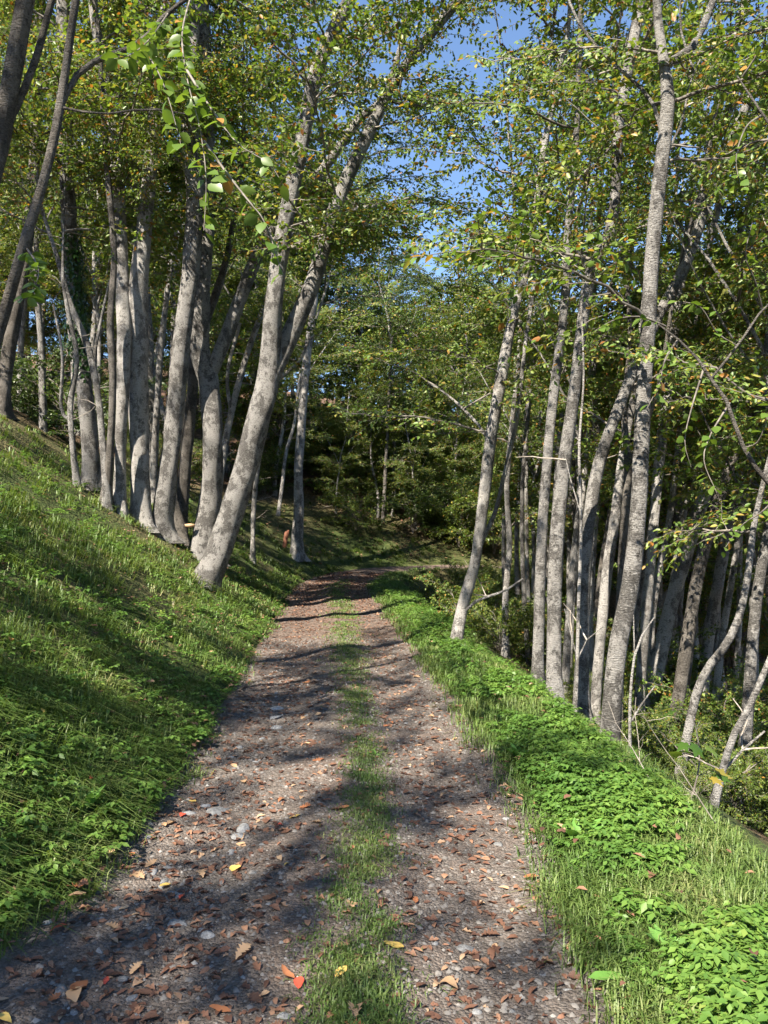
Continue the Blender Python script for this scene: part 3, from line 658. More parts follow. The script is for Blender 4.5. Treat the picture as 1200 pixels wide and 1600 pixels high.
traced_tree('tree', 'bare dead sapling stem standing straight in front of the right clump',
    [[(898, 1140, 8), (902, 1040, 7), (904, 940, 7), (908, 820, 6), (905, 700, 5), (912, 590, 4), (908, 470, 3)],
     [(903, 1030, 3), (890, 990, 2.4), (880, 950, 1.6)], [(903, 1025, 3), (920, 990, 2.4), (940, 978, 1.6)], [(905, 800, 2.6), (890, 740, 2), (880, 690, 1.4)]],
    7.0, bark='bark_pale', boughs=0, seed=34, flare=.1, twigs=3, wob=.03)
traced_tree('tree', 'second dead forked sapling with bare twigs right of the Y-forked trunk foot',
    [[(985, 1200, 7), (984, 1110, 6), (988, 1050, 5.5), (996, 1005, 5), (1010, 985, 4), (1022, 965, 2)],
     [(984, 1120, 4), (1000, 1100, 3.4), (1022, 1070, 2.4)], [(992, 1020, 3), (988, 960, 2.2)]],
    6.0, bark='bark_pale', boughs=0, seed=35, flare=.1, wob=.03, cat='sapling')
for i, (u0, v0, u1, v1, w, Y, bk, lb) in enumerate([
        (826, 1000, 822, 330, 9, 16, 'bark_pale', 'very thin upright stem just right of the pale verge trunk fork'), (815, 1020, 856, 300, 10, 14, 'bark', 'thin stem rising behind the straight dark-grey stem on its left'),
        (860, 1040, 908, 280, 11, 13, 'bark_pale', 'slim pale stem between the dark-grey stem and the S-bend trunk'), (892, 1060, 944, 250, 12, 12, 'bark_pale', 'slim pale stem close behind the S-bend trunk'),
        (926, 1060, 1004, 250, 12, 13, 'bark_dark', 'thin dark stem slanting right between S-bend and Y-forked trunks'), (950, 1060, 1056, 300, 14, 12, 'bark_pale', 'pale slanting stem crossing behind the Y-forked trunk'),
        (986, 1080, 1092, 250, 12, 12.5, 'bark', 'grey slanting stem parallel to the one behind the Y-forked trunk'), (1015, 1100, 1124, 300, 15, 11, 'bark_pale', 'sunlit pale stem slanting right from behind the Y-forked trunk foot'),
        (1036, 1100, 1168, 330, 12, 12, 'bark_pale', 'pale thin stem leaning hard right toward the right edge'), (1070, 1120, 1194, 380, 13, 11, 'bark_dark', 'dark thin stem leaning right above the crooked knee tree'),
        (1120, 1130, 1218, 400, 14, 10.5, 'bark_pale', 'pale stem leaving the right edge above the crooked knee tree'), (1150, 1130, 1192, 300, 12, 12, 'bark_pale', 'upright pale stem nearest the right edge'),
        (1092, 1080, 1104, 200, 11, 14, 'bark_pale', 'upright slim stem in the gap left of the right-edge trunks')]):
    q = np.random.default_rng(200 + i); f = np.array([0, .18, .38, .6, .8, 1.0])
    traced_tree('tree', lb, [[(u0 + (u1 - u0) * a ** 1.25 + q.normal(0, 5), v0 + (v1 - v0) * a, w * (1 - .45 * a)) for a in f] + ['up']], Y, top=11, bark=bk, boughs=7, crown_from=4.5, seed=210 + i, group='slim stems of the right stand', flare=.4, twigs=3, scale=(.4, .8), wob=.08)

# ------------------------------------------------------------------ the rest of the wood
def fill_trunk(seed, h, r0, lean):
    r = np.random.default_rng(seed); n = 9; t = np.linspace(0, 1, n)
    P = np.stack([lean * t ** 1.3 * h + np.cumsum(r.normal(0, .09, n)), np.cumsum(r.normal(0, .09, n)), t * h - .3], 1); P[:, :2] -= P[0, :2]
    Q = resample(np.column_stack([P, r0 * (1 - .88 * t) + .008]), .35)
    return Q

def fill_tree(seed, h, r0, lean, bark, key, boughs, crown_from, scale):
    """prototype: trunk + crown of leafy boughs, built at the origin"""
    r = np.random.default_rng(seed); Q = fill_trunk(seed, h, r0, lean)
    V, F = tube(Q[:, :3], Q[:, 3], 9, .12, seed, .4)
    root = empty('tree'); build('trunk', V, F, M[bark], root, smooth=True)
    # two or three rising limbs
    strokes = [Q]
    for k in range(3):
        j = int(len(Q) * r.uniform(.35, .65)); az = r.uniform(0, 6.28); t = np.linspace(0, 1, 7); l = h * r.uniform(.25, .4)
        L = Q[j, :3] + np.stack([math.cos(az) * l * .5 * t, math.sin(az) * l * .5 * t, l * .85 * t ** .9], 1) + np.cumsum(r.normal(0, .05, (7, 3)), 0) * t[:, None]
        rad = Q[j, 3] * .55 * (1 - .8 * t); V, F = tube(L, rad, 6); build('limb', V, F, M[bark], root, smooth=True)
        strokes.append(np.column_stack([L, rad]))
    merged_crown(strokes, r, crown_from, boughs, scale, {'y': 'leaf', 'g': 'leaf_green', 'd': 'leaf_dark', 's': 'leaf'}[key], root)
    return root

def copy_tree(o, parent=None):
    c = o.copy(); COL.objects.link(c); c.parent = parent
    for ch in o.children: copy_tree(ch, c)
    return c

PROTO = {'y': [fill_tree(301, 11.5, .11, .05, 'bark_pale', 'y', 56, 1.6, (.6, 1.15)), fill_tree(302, 13, .13, .10, 'bark', 'y', 60, 1.8, (.6, 1.2)), fill_tree(303, 9.5, .08, .14, 'bark_pale', 's', 46, 1.2, (.5, 1.0))],
         'g': [fill_tree(311, 12.5, .14, .04, 'bark', 'g', 62, 1.6, (.7, 1.3)), fill_tree(312, 10, .10, .08, 'bark_pale', 'g', 54, 1.0, (.6, 1.2))],
         'd': [fill_tree(321, 13, .16, .03, 'bark_dark', 'd', 64, 1.4, (.9, 1.6)), fill_tree(322, 9, .12, .05, 'bark_dark', 'd', 54, .6, (.8, 1.4))],
         'p': [fill_tree(341 + i, h_, r_, l_, b_, 'y', 20, 3.0, (.4, .85)) for i, (h_, r_, l_, b_) in enumerate([(11, .075, .02, 'bark_pale'), (10, .06, .10, 'bark'), (11.5, .085, .16, 'bark_pale'), (9.5, .055, .05, 'bark_dark')])],
         'o': [fill_tree(331, 12, .13, .05, 'bark', 'y', 24, 4.0, (.6, 1.1)), fill_tree(332, 11, .11, .08, 'bark', 'g', 22, 3.8, (.6, 1.1))]}
USED = set()
def plant_tree(x, y, key, k, rz, sc, label, group):
    p = PROTO[key][k % len(PROTO[key])]
    if p.name in USED: o = copy_tree(p)
    else: o = p; USED.add(p.name)
    z = float(hgt(x, y)[0]); o.location = (x, y, z); o.rotation_euler = (0, 0, rz); o.scale = (sc,) * 3
    tag(o, label, 'tree', group); TREES.append(np.array([x, y, z])); return o

r = np.random.default_rng(42)
def scatter(n, xr, yr, dr, gap, test=None):
    got = []; tries = 0
    while len(got) < n and tries < 6000:
        tries += 1; x = r.uniform(*xr); y = r.uniform(*yr); d = float(sd(x, y)[1][0])
        if not (dr[0] < d < dr[1]): continue
        if any((x - b[0]) ** 2 + (y - b[1]) ** 2 < gap ** 2 for b in TREES) or any((x - b[0]) ** 2 + (y - b[1]) ** 2 < gap ** 2 for b in got): continue
        if test and not test(x, y, d): continue
        got.append((x, y))
    return got

# uphill, behind the left clump
for i, (x, y) in enumerate(scatter(38, (-26, -3.5), (16, 48), (3.0, 26), 1.7, lambda x, y, d: not (y < 26 and d < 4.0) and x / y > -.68)):
    plant_tree(x, y, 'po'[i % 2] if y < 34 and x > -16 else 'gyo'[i % 3], i, r.uniform(0, 6.28), r.uniform(.8, 1.15), f'{how_far(y)} slender tree uphill {where(x, y)}', 'trees uphill behind the left clump')
for i, (x, y) in enumerate(scatter(18, (-34, -10), (30, 58), (8, 40), 2.2)):
    plant_tree(x, y, 'gy'[i % 2], i, r.uniform(0, 6.28), r.uniform(.95, 1.25), f'{how_far(y)} broad leafy tree high on the hill, {where(x, y)}', 'leafy trees high on the hill')
for i, (x, y, sc) in enumerate([(-6.4, 20.5, 1.3), (-10.5, 26.0, 1.2)]):
    plant_tree(x, y, 'o', i, 1.3 + 2 * i, sc, ['tall open-crowned tree behind the leaning forked tree, reaching over the track', 'tall open-crowned tree high on the bank behind the left clump'][i], 'open-crowned trees over the track')
# tall trees closing the view over the bend
for i, (x, y, sc) in enumerate([(-6.6, 36.5, 1.3), (-9.0, 31.0, 1.15), (0.6, 37.0, 1.35), (-1.8, 41, 1.4), (4.6, 40.5, 1.1), (8.5, 43, 1.0), (-5.2, 38, 1.4)]):
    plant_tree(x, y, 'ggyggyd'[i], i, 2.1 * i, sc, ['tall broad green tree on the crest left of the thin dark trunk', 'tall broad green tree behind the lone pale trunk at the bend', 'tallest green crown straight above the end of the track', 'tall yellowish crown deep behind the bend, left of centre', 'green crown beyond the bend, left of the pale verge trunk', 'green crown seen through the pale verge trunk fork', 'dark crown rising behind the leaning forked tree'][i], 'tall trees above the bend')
# small bright trees along the crest of the far bank
for i, (x, y, sc, lb) in enumerate([(-2.2, 34.6, .6, 'small bright tree on the far crest, leftmost of the row above the bend'), (-.3, 35.4, .7, 'small bright tree on the far crest straight above the track end'), (1.5, 35.0, .58, 'small bright tree on the far crest just right of the track end'), (3.1, 36.2, .72, 'bushy bright tree on the far crest, middle of the row'),
        (4.6, 35.6, .6, 'small bright tree on the far crest left of the pale verge trunk'), (6.1, 37.0, .75, 'bright tree on the far crest behind the pale verge trunk'), (7.8, 37.4, .7, 'small bright tree right of the pale verge trunk, beyond the bend')]):
    plant_tree(x, y, 'g' if i % 2 else 'y', 1 if i % 2 else 2, 1.9 * i, sc, lb, 'small bright trees on the far crest')
# across the bend: dark broad-leaved trees and the slope beyond
for i, (x, y) in enumerate(scatter(46, (-14, 34), (34, 74), (3.4, 50), 2.3)):
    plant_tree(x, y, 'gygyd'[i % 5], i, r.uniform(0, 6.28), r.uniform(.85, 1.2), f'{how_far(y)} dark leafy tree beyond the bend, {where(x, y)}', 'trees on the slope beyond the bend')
# downhill on the right: a stand of slim poles, denser crowns further back
for i, (x, y) in enumerate(scatter(86, (2.2, 14), (7.2, 26), (-12, -2.25), .52, lambda x, y, d: .17 < x / y < .62 and (y > 10 or x / y > .30))):
    plant_tree(x, y, 'p', i * 7 + i // 4, float(np.clip(r.normal(0, .6), -.9, .9)), r.uniform(.8, 1.1), f'{how_far(y)} slim pale pole tree on the right slope, {where(x, y)}', 'slim trees on the downhill slope')
for i, (x, y) in enumerate(scatter(36, (3.0, 28), (17, 50), (-32, -4.0), 1.7, lambda x, y, d: .19 < x / y < .66)):
    plant_tree(x, y, 'yyygy'[i % 5], i, r.uniform(0, 6.28), r.uniform(.8, 1.15), f'{how_far(y)} leafy tree back in the right wood, {where(x, y)}', 'trees far back on the downhill slope')
# behind the camera and up the bank: the trees whose shade falls on the track
for i, (x, y) in enumerate([(-6.6, -0.8), (-5.6, -4.2), (-12.5, 6.0)]):
    plant_tree(x, y, 'o', i, r.uniform(0, 6.28), r.uniform(.85, 1.0), 'tree on the bank behind the viewer, out of the picture', 'trees out of the picture on the bank')

# ------------------------------------------------------------------ shrubs and brush under the trees
SMALL = [make_spray(950 + 7 * i, leaf=.135, dens=.8, simple=True).out() for i in range(3)]
def shrub_proto(seed, key, n, sc, h=1.2):
    r_ = np.random.default_rng(seed); root = empty('shrub'); g = Geo(); fo = Geo()
    for k in range(n):
        az = r_.uniform(0, 6.28); t = np.linspace(0, 1, 6); hh = h * r_.uniform(.5, 1.0)
        P = np.stack([math.cos(az) * .35 * t ** 1.5, math.sin(az) * .35 * t ** 1.5, hh * t - .05], 1) + np.cumsum(r_.normal(0, .02, (6, 3)), 0) * t[:, None]
        V, F = tube(P, .012 * (1 - .7 * t) + .002, 4); g.add(V, F, 0)
        for q in range(4):
            j = r_.integers(1, 6); a2 = az + r_.normal(0, .9)
            m = np.array(bough_matrix(P[j], (math.cos(a2), math.sin(a2), r_.uniform(.1, .9)), r_.normal(0, .4), sc * r_.uniform(.7, 1.2))); v_, fs_, ms_ = SMALL[r_.integers(len(SMALL))]
            v_ = v_ @ m[:3, :3].T + m[:3, 3]; n0 = fo.n; fo.v.append(v_); fo.n += len(v_); o_ = 0
            for f in fs_: (fo.q if f.shape[1] == 4 else fo.t).append(f + n0); (fo.qm if f.shape[1] == 4 else fo.tm).append(ms_[o_:o_ + len(f)]); o_ += len(f)
    g.obj('stem', M['twig'], root); fo.obj('foliage', [M['twig'], M[{'y': 'leaf', 'g': 'leaf_green', 'd': 'leaf_dark'}[key]]], root)
    return root
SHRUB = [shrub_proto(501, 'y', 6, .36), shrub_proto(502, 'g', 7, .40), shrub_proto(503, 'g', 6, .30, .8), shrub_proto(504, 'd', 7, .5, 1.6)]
def plant_shrub(x, y, k, sc, label, group):
    p = SHRUB[k]
    if p.name in USED: o = copy_tree(p)
    else: o = p; USED.add(p.name)
    o.location = (x, y, float(hgt(x, y)[0])); o.rotation_euler = (0, 0, r.uniform(0, 6.28)); o.scale = (sc,) * 3
    tag(o, label, 'shrub', group)
TR = TREES; TREES = []
for i, (x, y) in enumerate(scatter(66, (2.6, 14), (6.0, 24), (-11, -2.7), .7, lambda x, y, d: .24 < x / y < .62)):
    plant_shrub(x, y, (0, 1, 2, 0, 1)[i % 5], r.uniform(.4, .8) * (1.15 if x / y > .42 else .8), f'{how_far(y)} leafy shrub under the right trees, {where(x, y)}', 'understorey shrubs on the downhill slope')
for i, (x, y) in enumerate(scatter(16, (-14, -4), (16, 32), (4.5, 14), 1.3)):
    plant_shrub(x, y, (3, 1, 0)[i % 3], r.uniform(.9, 1.5), f'{how_far(y)} dark shrub under the uphill trees, {where(x, y)}', 'shrubs behind the left clump')
for i, (x, y) in enumerate(scatter(22, (-6, 14), (33, 48), (3.2, 16), 1.4)):
    plant_shrub(x, y, (3, 0, 1)[i % 3], r.uniform(1.0, 1.8), f'{how_far(y)} shaded shrub at the slope foot, {where(x, y)}', 'shrubs beyond the bend')
for i, (x, y) in enumerate(scatter(18, (2.4, 5.5), (5.2, 11), (-4.6, -2.5), .5, lambda x, y, d: .27 < x / y < .6)):
    plant_shrub(x, y, (2, 0, 1)[i % 3], r.uniform(.25, .45), f'low sunlit shrub on the slope edge, {where(x, y)}', 'low shrubs on the slope edge')
for i, (x, y) in enumerate(scatter(26, (-6, 16), (31, 46), (2.6, 14), 1.0)):
    plant_shrub(x, y, (1, 0)[i % 2], r.uniform(1.2, 2.2), f'{how_far(y)} bushy green shrub on the crest, {where(x, y)}', 'bushy shrubs on the crest')
for i, (x, y) in enumerate(scatter(26, (1.4, 8), (13, 31), (-8, -2.4), .9, lambda x, y, d: .09 < x / y < .27)):
    plant_shrub(x, y, (0, 1, 2)[i % 3], r.uniform(.6, 1.15), f'{how_far(y)} airy green shrub below the verge, {where(x, y)}', 'shrubs below the verge near the bend')
for i, (x, y) in enumerate(scatter(16, (3.5, 9), (9, 17), (-7.5, -3.6), 1.0, lambda x, y, d: .25 < x / y < .6)):
    plant_shrub(x, y, (0, 1)[i % 2], r.uniform(.8, 1.3), f'{how_far(y)} tall leafy shrub deep among the right poles, {where(x, y)}', 'tall shrubs among the right poles')
for i, (x, y) in enumerate(scatter(16, (1.5, 9), (33.5, 44), (2.2, 12), 1.1)):
    plant_shrub(x, y, (0, 1)[i % 2], r.uniform(1.8, 2.9), f'{how_far(y)} tall bright shrub past the bend, {where(x, y)}', 'tall bright shrubs past the bend')
TREES = TR

# ------------------------------------------------------------------ grass and herbs
def ground_hit(u, v):
    Y = [1.9]
    while Y[-1] < 60: Y.append(Y[-1] + .03 + .008 * Y[-1])
    P = np.array([at(u, v, q) for q in Y]); below = P[:, 2] < terrain_z(P[:, 0], P[:, 1]); j = int(np.argmax(below)) if below.any() else len(Y) - 1
    p = P[j]; p[2] = float(terrain_z(p[:1], p[1:2])[0]); return p

def grass_mesh(name, label, s, d, L, nb, spread, rs, wid=.0030, fall=0.35, mat='grass', loose=1.3):
    """tufts at path coordinates (s, d); L tuft height; blades lean downhill by fall"""
    r = np.random.default_rng(rs)
    x, y = pos_sd(s, d)
    n = len(s); idx = np.repeat(np.arange(n), nb); m = len(idx)
    ox = r.normal(0, spread, m); oy = r.normal(0, spread, m); bx = x[idx] + ox; by = y[idx] + oy
    n0x = np.interp(s, S, NL[:, 0])[idx]; n0y = np.interp(s, S, NL[:, 1])[idx]
    bz = terrain_z(bx, by, s[idx] + ox * n0y - oy * n0x, d[idx] + ox * n0x + oy * n0y) - .01
    nlx = np.interp(s, S, NL[:, 0])[idx]; nly = np.interp(s, S, NL[:, 1])[idx]
    sgn = np.sign(d)[idx]
    az = r.uniform(0, 6.283, m); tl = r.normal(0, 1, (n, 2))[idx] * .35
    dx = np.cos(az) * .8 + tl[:, 0] - nlx * fall * 2.2 * (sgn > 0) + nlx * 0; dy = np.sin(az) * .8 + tl[:, 1] - nly * fall * 2.2 * (sgn > 0)
    dl = np.hypot(dx, dy) + 1e-6; ux, uy = dx / dl, dy / dl; bend = np.clip(dl, .3, 1.8) * r.uniform(.25, .8, m) * loose
    ln = L[idx] * r.uniform(.45, 1.15, m)
    dist = np.hypot(bx, by); w = wid * np.maximum(1, dist / 5.5) * r.uniform(.7, 1.4, m)
    sx, sy = -uy * w, ux * w
    B = np.stack([bx, by, bz], 1); Z = np.zeros(m)
    mid = B + np.stack([ux * bend * ln * .28, uy * bend * ln * .28, ln * .6], 1)
    tip = B + np.stack([ux * bend * ln * .95, uy * bend * ln * .95, ln * (.95 - .5 * np.clip(bend, 0, 1.5))], 1)
    sd_ = np.stack([sx, sy, Z], 1)
    V = np.stack([B - sd_, B + sd_, mid + sd_ * .8, mid - sd_ * .8, tip], 1).reshape(-1, 3)
    o = np.arange(m) * 5
    q = np.stack([o, o + 1, o + 2, o + 3], 1); t = np.stack([o + 3, o + 2, o + 4], 1)
    ob = build(name, V, [q, t], M[mat]); tag(ob, label, 'grass', kind='stuff'); return ob

r = np.random.default_rng(77)
def s_near(n, a, b, p=1.0):
    """samples of s denser near the camera"""
    t = r.random(n); ka, kb = (a + 1.0) ** -p, (b + 1.0) ** -p
    return (ka + (kb - ka) * t) ** (-1 / p) - 1.0

# left bank
n = 9500; s = s_near(n, 1.6, 33, .7); d = 0.93 + 6.0 * r.random(n) ** 1.25
xx, yy = pos_sd(s, d); keep = (noise(xx, yy, 1.1, 61) > .34) & (d > .93 + widen(s) + .22 * noise(xx, yy, 2.2, 63))
keep &= r.random(n) < np.where(d > 4.2, .45, 1.0)
s, d = s[keep], d[keep]; xx, yy = xx[keep], yy[keep]
Lh = (.08 + .14 * noise(xx, yy, .8, 65)) * (1 - .35 * (d < 1.2))
grass_mesh('grass', 'long arching grass covering the left bank', s, d, Lh, 13, .05, 1, fall=.42)
# right verge
n = 4600; s = s_near(n, 1.5, 30, .7); d = -(0.90 + 1.35 * r.random(n) ** np.interp(s, [2, 6], [1.4, 1.0]))
xx, yy = pos_sd(s, d); keep = (-d > .92 + .2 * noise(xx, yy, 2.4, 67))
s, d = s[keep], d[keep]; Lh = .07 + .11 * noise(xx[keep], yy[keep], .9, 69)
grass_mesh('grass', 'grass growing along the right verge of the track', s, d, Lh, 13, .06, 2, wid=.0026, loose=1.7)
# strip between the wheel ruts
n = 4200; s = s_near(n, 1.5, 25, .6); hw = np.interp(s, [2, 4, 6.5, 9, 16, 25], [.17, .13, .13, .22, .30, .30]); d = -.15 + hw * r.normal(0, .55, n)
xx, yy = pos_sd(s, d); keep = .6 * noise(xx, yy, 1.6, 71) + .4 * noise(xx, yy, 7, 72) > np.interp(s, [1.5, 3.2, 4.2, 6.5, 8, 30], [.42, .44, .50, .47, .36, .30])
s, d = s[keep], d[keep]; Lh = np.interp(s, [2, 4, 7, 25], [.06, .045, .045, .065]) * r.uniform(.6, 1.2, len(s))
grass_mesh('grass', 'short grass strip between the two wheel ruts', s, d, Lh, 10, .045, 3, wid=.0022, loose=1.7)

def herb_variant(seed, nleaf, h, kind):
    r_ = np.random.default_rng(seed); P, D, Nn, Sz = [], [], [], []; g = Geo()
    for k in range(nleaf):
        az = r_.uniform(0, 6.283); out = r_.uniform(.25, .8); hh = h * r_.uniform(.5, 1.05)
        dirv = np.array([math.cos(az), math.sin(az), 0]); tip = dirv * out * h + np.array([0, 0, hh]); mid = dirv * out * h * .35 + np.array([0, 0, hh * .8])
        side = np.array([-math.sin(az), math.cos(az), 0])
        nl = 7 if kind == 0 else 5
        for q in range(nl):
            if q == nl - 1: p = tip; dd_ = dirv + [0, 0, -.35]; sz = .34 * h
            else:
                f = .35 + .6 * (q // 2) / (nl / 2); p = mid + (tip - mid) * f; sg = 1 if q % 2 else -1
                dd_ = dirv * .55 + side * sg + np.array([0, 0, -.15]); sz = h * (.35 - .11 * f)
            P.append(p); D.append(dd_ + r_.normal(0, .15, 3)); Nn.append(np.array([0, 0, 1]) + r_.normal(0, .25, 3)); Sz.append(sz * r_.uniform(.8, 1.15))
        # stalk as a thin sliver
        w = side * .004; V = np.stack([-w, w, mid + w * .6, mid - w * .6, tip]); g.add(V, np.array([(0, 1, 2, 3)]), 0); 
    V, F = place(LEAF4 * np.array([1, .95, 1.0]), LEAF4F, np.array(P), np.array(D), np.array(Nn), np.array(Sz)); g.add(V, F, 0)
    return g.out()
HERB = [herb_variant(700 + i, 6 + i % 3, 1.0, i % 2) for i in range(6)]
def herb_mesh(name, label, s, d, h, rs):
    r_ = np.random.default_rng(rs); x, y = pos_sd(s, d); z = terrain_z(x, y, s, d); g = Geo()
    for k in range(len(s)):
        v, fs, ms = HERB[r_.integers(6)]; a = r_.uniform(0, 6.283); c, sn = math.cos(a) * h[k], math.sin(a) * h[k]
        m = np.array([[c, -sn, r_.normal(0, .1) * h[k]], [sn, c, r_.normal(0, .1) * h[k]], [0, 0, h[k]]]); V = v @ m.T + np.array([x[k], y[k], z[k] - .01])
        n0 = g.n; g.v.append(V); g.n += len(V)
        for f in fs: (g.q if f.shape[1] == 4 else g.t).append(f + n0); (g.qm if f.shape[1] == 4 else g.tm).append(np.zeros(len(f), int))
    o = g.obj(name, M['herb']); tag(o, label, 'plants', kind='stuff'); return o
n = 5000; s = s_near(n, 2.2, 29, .75); e = .02 + np.interp(s, [2, 4, 8], [.66, .85, 1.1]) * r.random(n) ** .8; d = -(1.0 + e)
xx, yy = pos_sd(s, d); keep = (.6 * noise(xx, yy, .9, 81) + .4 * noise(xx, yy, 4, 82) > np.interp(s, [2, 3.5, 4.5], [.50, .45, .40])) & (e > .22 * noise(xx, yy, 2.0, 83))
s, d, e = s[keep], d[keep], e[keep]; herb_mesh('herb_ground_cover', 'bright green nettle-like herbs thick along the right verge', s, d, (.045 + .085 * r.random(len(s)) ** 1.5) * (.55 + .5 * sstep(0, .35, e)) * np.interp(s, [3, 14, 20, 28], [1, 1.2, 1.2, .8]), 5)
n = 5000; s = s_near(n, 2.5, 24, .7); d = 1.0 + 4.8 * r.random(n) ** 1.4
xx, yy = pos_sd(s, d); keep = (noise(xx, yy, .55, 85) + .18 * sstep(4.5, 7, s) * (1 - sstep(1.6, 3, d))) > np.interp(d, [1, 3, 5.5], [.50, .48, .44])
keep &= d > 1.05 + widen(s); s, d = s[keep], d[keep]; herb_mesh('herb_ground_cover', 'patches of bright green herbs among the grass of the left bank', s, d, .04 + .105 * r.random(len(s)) ** 1.5, 6)

# dock plants with broad leaves at the verge edge
DOCKL = np.array([(0, 0, 0), (.12, -.03, .01), (.25, -.10, .04), (.5, -.16, .05), (.78, -.12, .02), (1, 0, -.1), (.78, .12, .02), (.5, .16, .05), (.25, .10, .04), (.12, .03, .01), (.5, 0, .0), (.25, 0, 0), (.78, 0, -.02)])
DOCKF = np.array([(0, 1, 2, 11), (11, 2, 3, 10), (10, 3, 4, 12), (12, 4, 5, 6), (12, 6, 7, 10), (10, 7, 8, 11), (0, 11, 8, 9)])
DOCKL[:, 2] += .03 * np.sin(DOCKL[:, 0] * 14 + DOCKL[:, 1] * 9); DOCKL[[3, 7], 1] *= .85
DOCKM = build('dock_leaf', DOCKL, DOCKF, M['dock'], smooth=True, link=False)
def leaf_plant(name, label, u, v, nleaf, size, seed, group=None, me=None, cat='plant', rise=(.25, .8)):
    r_ = np.random.default_rng(seed); p = ground_hit(u, v); root = empty(name, p); tag(root, label, cat, group)
    for k in range(nleaf):
        az = 6.283 * (k + r_.uniform(0, .6)) / nleaf; d_ = (math.cos(az), math.sin(az), r_.uniform(*rise))
        put('leaf', me or DOCKM, root, mat=bough_matrix((0, 0, .005), d_, r_.normal(0, .2), size * r_.uniform(.7, 1.15)))
    return root
leaf_plant('dock_plant', 'pale broad-leaved dock plant where sunlit verge meets the right rut', 905, 1325, 13, .16, 1, rise=(.3, 1.2))
leaf_plant('dock_plant', 'upright dock plant in light shade further up the right verge', 812, 1192, 10, .15, 2, rise=(.5, 1.6))
leaf_plant('dock_plant', 'single large dock leaf clump lying flat at the bottom right of the track', 985, 1535, 6, .15, 3, rise=(.05, .4))
leaf_plant('dock_plant', 'small dock rosette at the foot of the right verge, lower right corner', 1045, 1500, 9, .13, 4, rise=(.4, 1.2))
leaf_plant('dock_plant', 'yellowish low rosette on the track edge left of the upright dock', 800, 1215, 6, .13, 5, rise=(.15, .5))
leaf_plant('dock_plant', 'little leafy weed in the middle of the grass strip', 588, 1185, 5, .07, 6, rise=(.2, .9))
leaf_plant('dock_plant', 'bushy leafy weed on the left bank near the track edge', 135, 1275, 12, .15, 7, rise=(.4, 1.6))

# maple sapling with big lobed leaves low on the right
_a = np.linspace(-2.5, 2.5, 11); _rr = np.array([.35, .55, .38, .80, .48, 1.0, .48, .80, .38, .55, .35])
MAPV = np.vstack([[(0, 0, 0)], np.stack([.25 + _rr * .7 * np.cos(_a) * .9, _rr * .62 * np.sin(_a), -.06 * _rr], 1), [(.3, 0, .02)]])
MAPF = np.array([(12, i, i + 1) for i in range(1, 11)] + [(0, 12, 11), (0, 1, 12)])
MAPLE = build('maple_leaf', MAPV, MAPF, M['leaf_near'], link=False)
p = ground_hit(1075, 1262); root = empty('maple_sapling', p); tag(root, 'low maple sapling with broad lobed leaves below the verge at right', 'sapling')
t = np.linspace(0, 1, 7); st = np.stack([.06 * np.sin(3 * t), -.05 * t, .55 * t], 1); V, F = tube(st, .006 * (1 - .7 * t) + .001, 4); build('stem', V, F, M['twig'], root)
for k in range(13):
    j = 2 + k % 5; az = 2.4 * k; q = st[j] + np.array([math.cos(az), math.sin(az), .3]) * .10
    V, F = tube(np.stack([st[j], (st[j] + q) / 2 + [0, 0, .015], q]), np.array([.002, .0016, .0012]), 3); build('leaf_stalk', V, F, M['twig'], root)
    put('leaf', MAPLE, root, mat=bough_matrix(q, (math.cos(az), math.sin(az), -.35), r.normal(0, .3), r.uniform(.10, .15)))

# ------------------------------------------------------------------ near hanging boughs, leaf by leaf
NEARM = [build('broad_leaf', LEAFB * np.array([1, k, 1.0]), LEAFBF, M[m_], smooth=True, link=False) for k, m_ in ((1.0, 'leaf_near'), (.85, 'leaf_near'), (1.12, 'leaf_near'), (.9, 'leaf_rust'))]
def hanging_bough(parent, base, pts, size, step, seed, rust=.06):
    r_ = np.random.default_rng(seed); P = np.array([at(*q) for q in pts]); Q = resample(P, .03); n = len(Q)
    t = np.linspace(0, 1, n); V, F = tube(Q[::2] - base, (.007 * (1 - t) + .0018)[::2], 4)
    tw = build('hanging_bough', V, F, M['twig'], parent)
    k = int(n * .18)
    while k < n:
        dr = unit(Q[min(k + 3, n - 1)] - Q[max(k - 3, 0)]); az = r_.uniform(0, 6.28)
        d_ = unit(dr * .35 + np.array([math.cos(az), math.sin(az), -.35 + r_.normal(0, .3)]))
        put('leaf', NEARM[3 if r_.random() < rust else r_.integers(3)], tw, mat=bough_matrix(Q[k] - base + d_ * .012, d_, r_.normal(0, .7), size * r_.uniform(.65, 1.15)))
        k += max(1, int(step / .03 * r_.uniform(.5, 1.5)))
    return tw
hb = [[(300, -12, 5.5), (285, 50, 4.8), (292, 120, 4.2), (312, 200, 3.9), (322, 280, 3.8), (318, 370, 3.8)],
      [(262, 22, 5.6), (235, 60, 4.7), (205, 85, 4.1), (178, 92, 3.9)],
      [(292, 110, 4.2), (330, 170, 4.0), (372, 225, 3.9), (420, 255, 3.9), (440, 285, 3.9)],
      [(318, 220, 3.9), (350, 265, 3.9), (385, 310, 3.8), (415, 350, 3.8), (440, 425, 3.8)],
      [(215, 70, 5.6), (240, 100, 4.4), (262, 150, 4.1), (285, 235, 3.9)],
      [(40, 385, 5.6), (60, 420, 4.8), (50, 455, 4.4), (30, 470, 4.2)]]
for i, q in enumerate(hb): hanging_bough(near_left, nl_base, q, .088, .045, 40 + i)

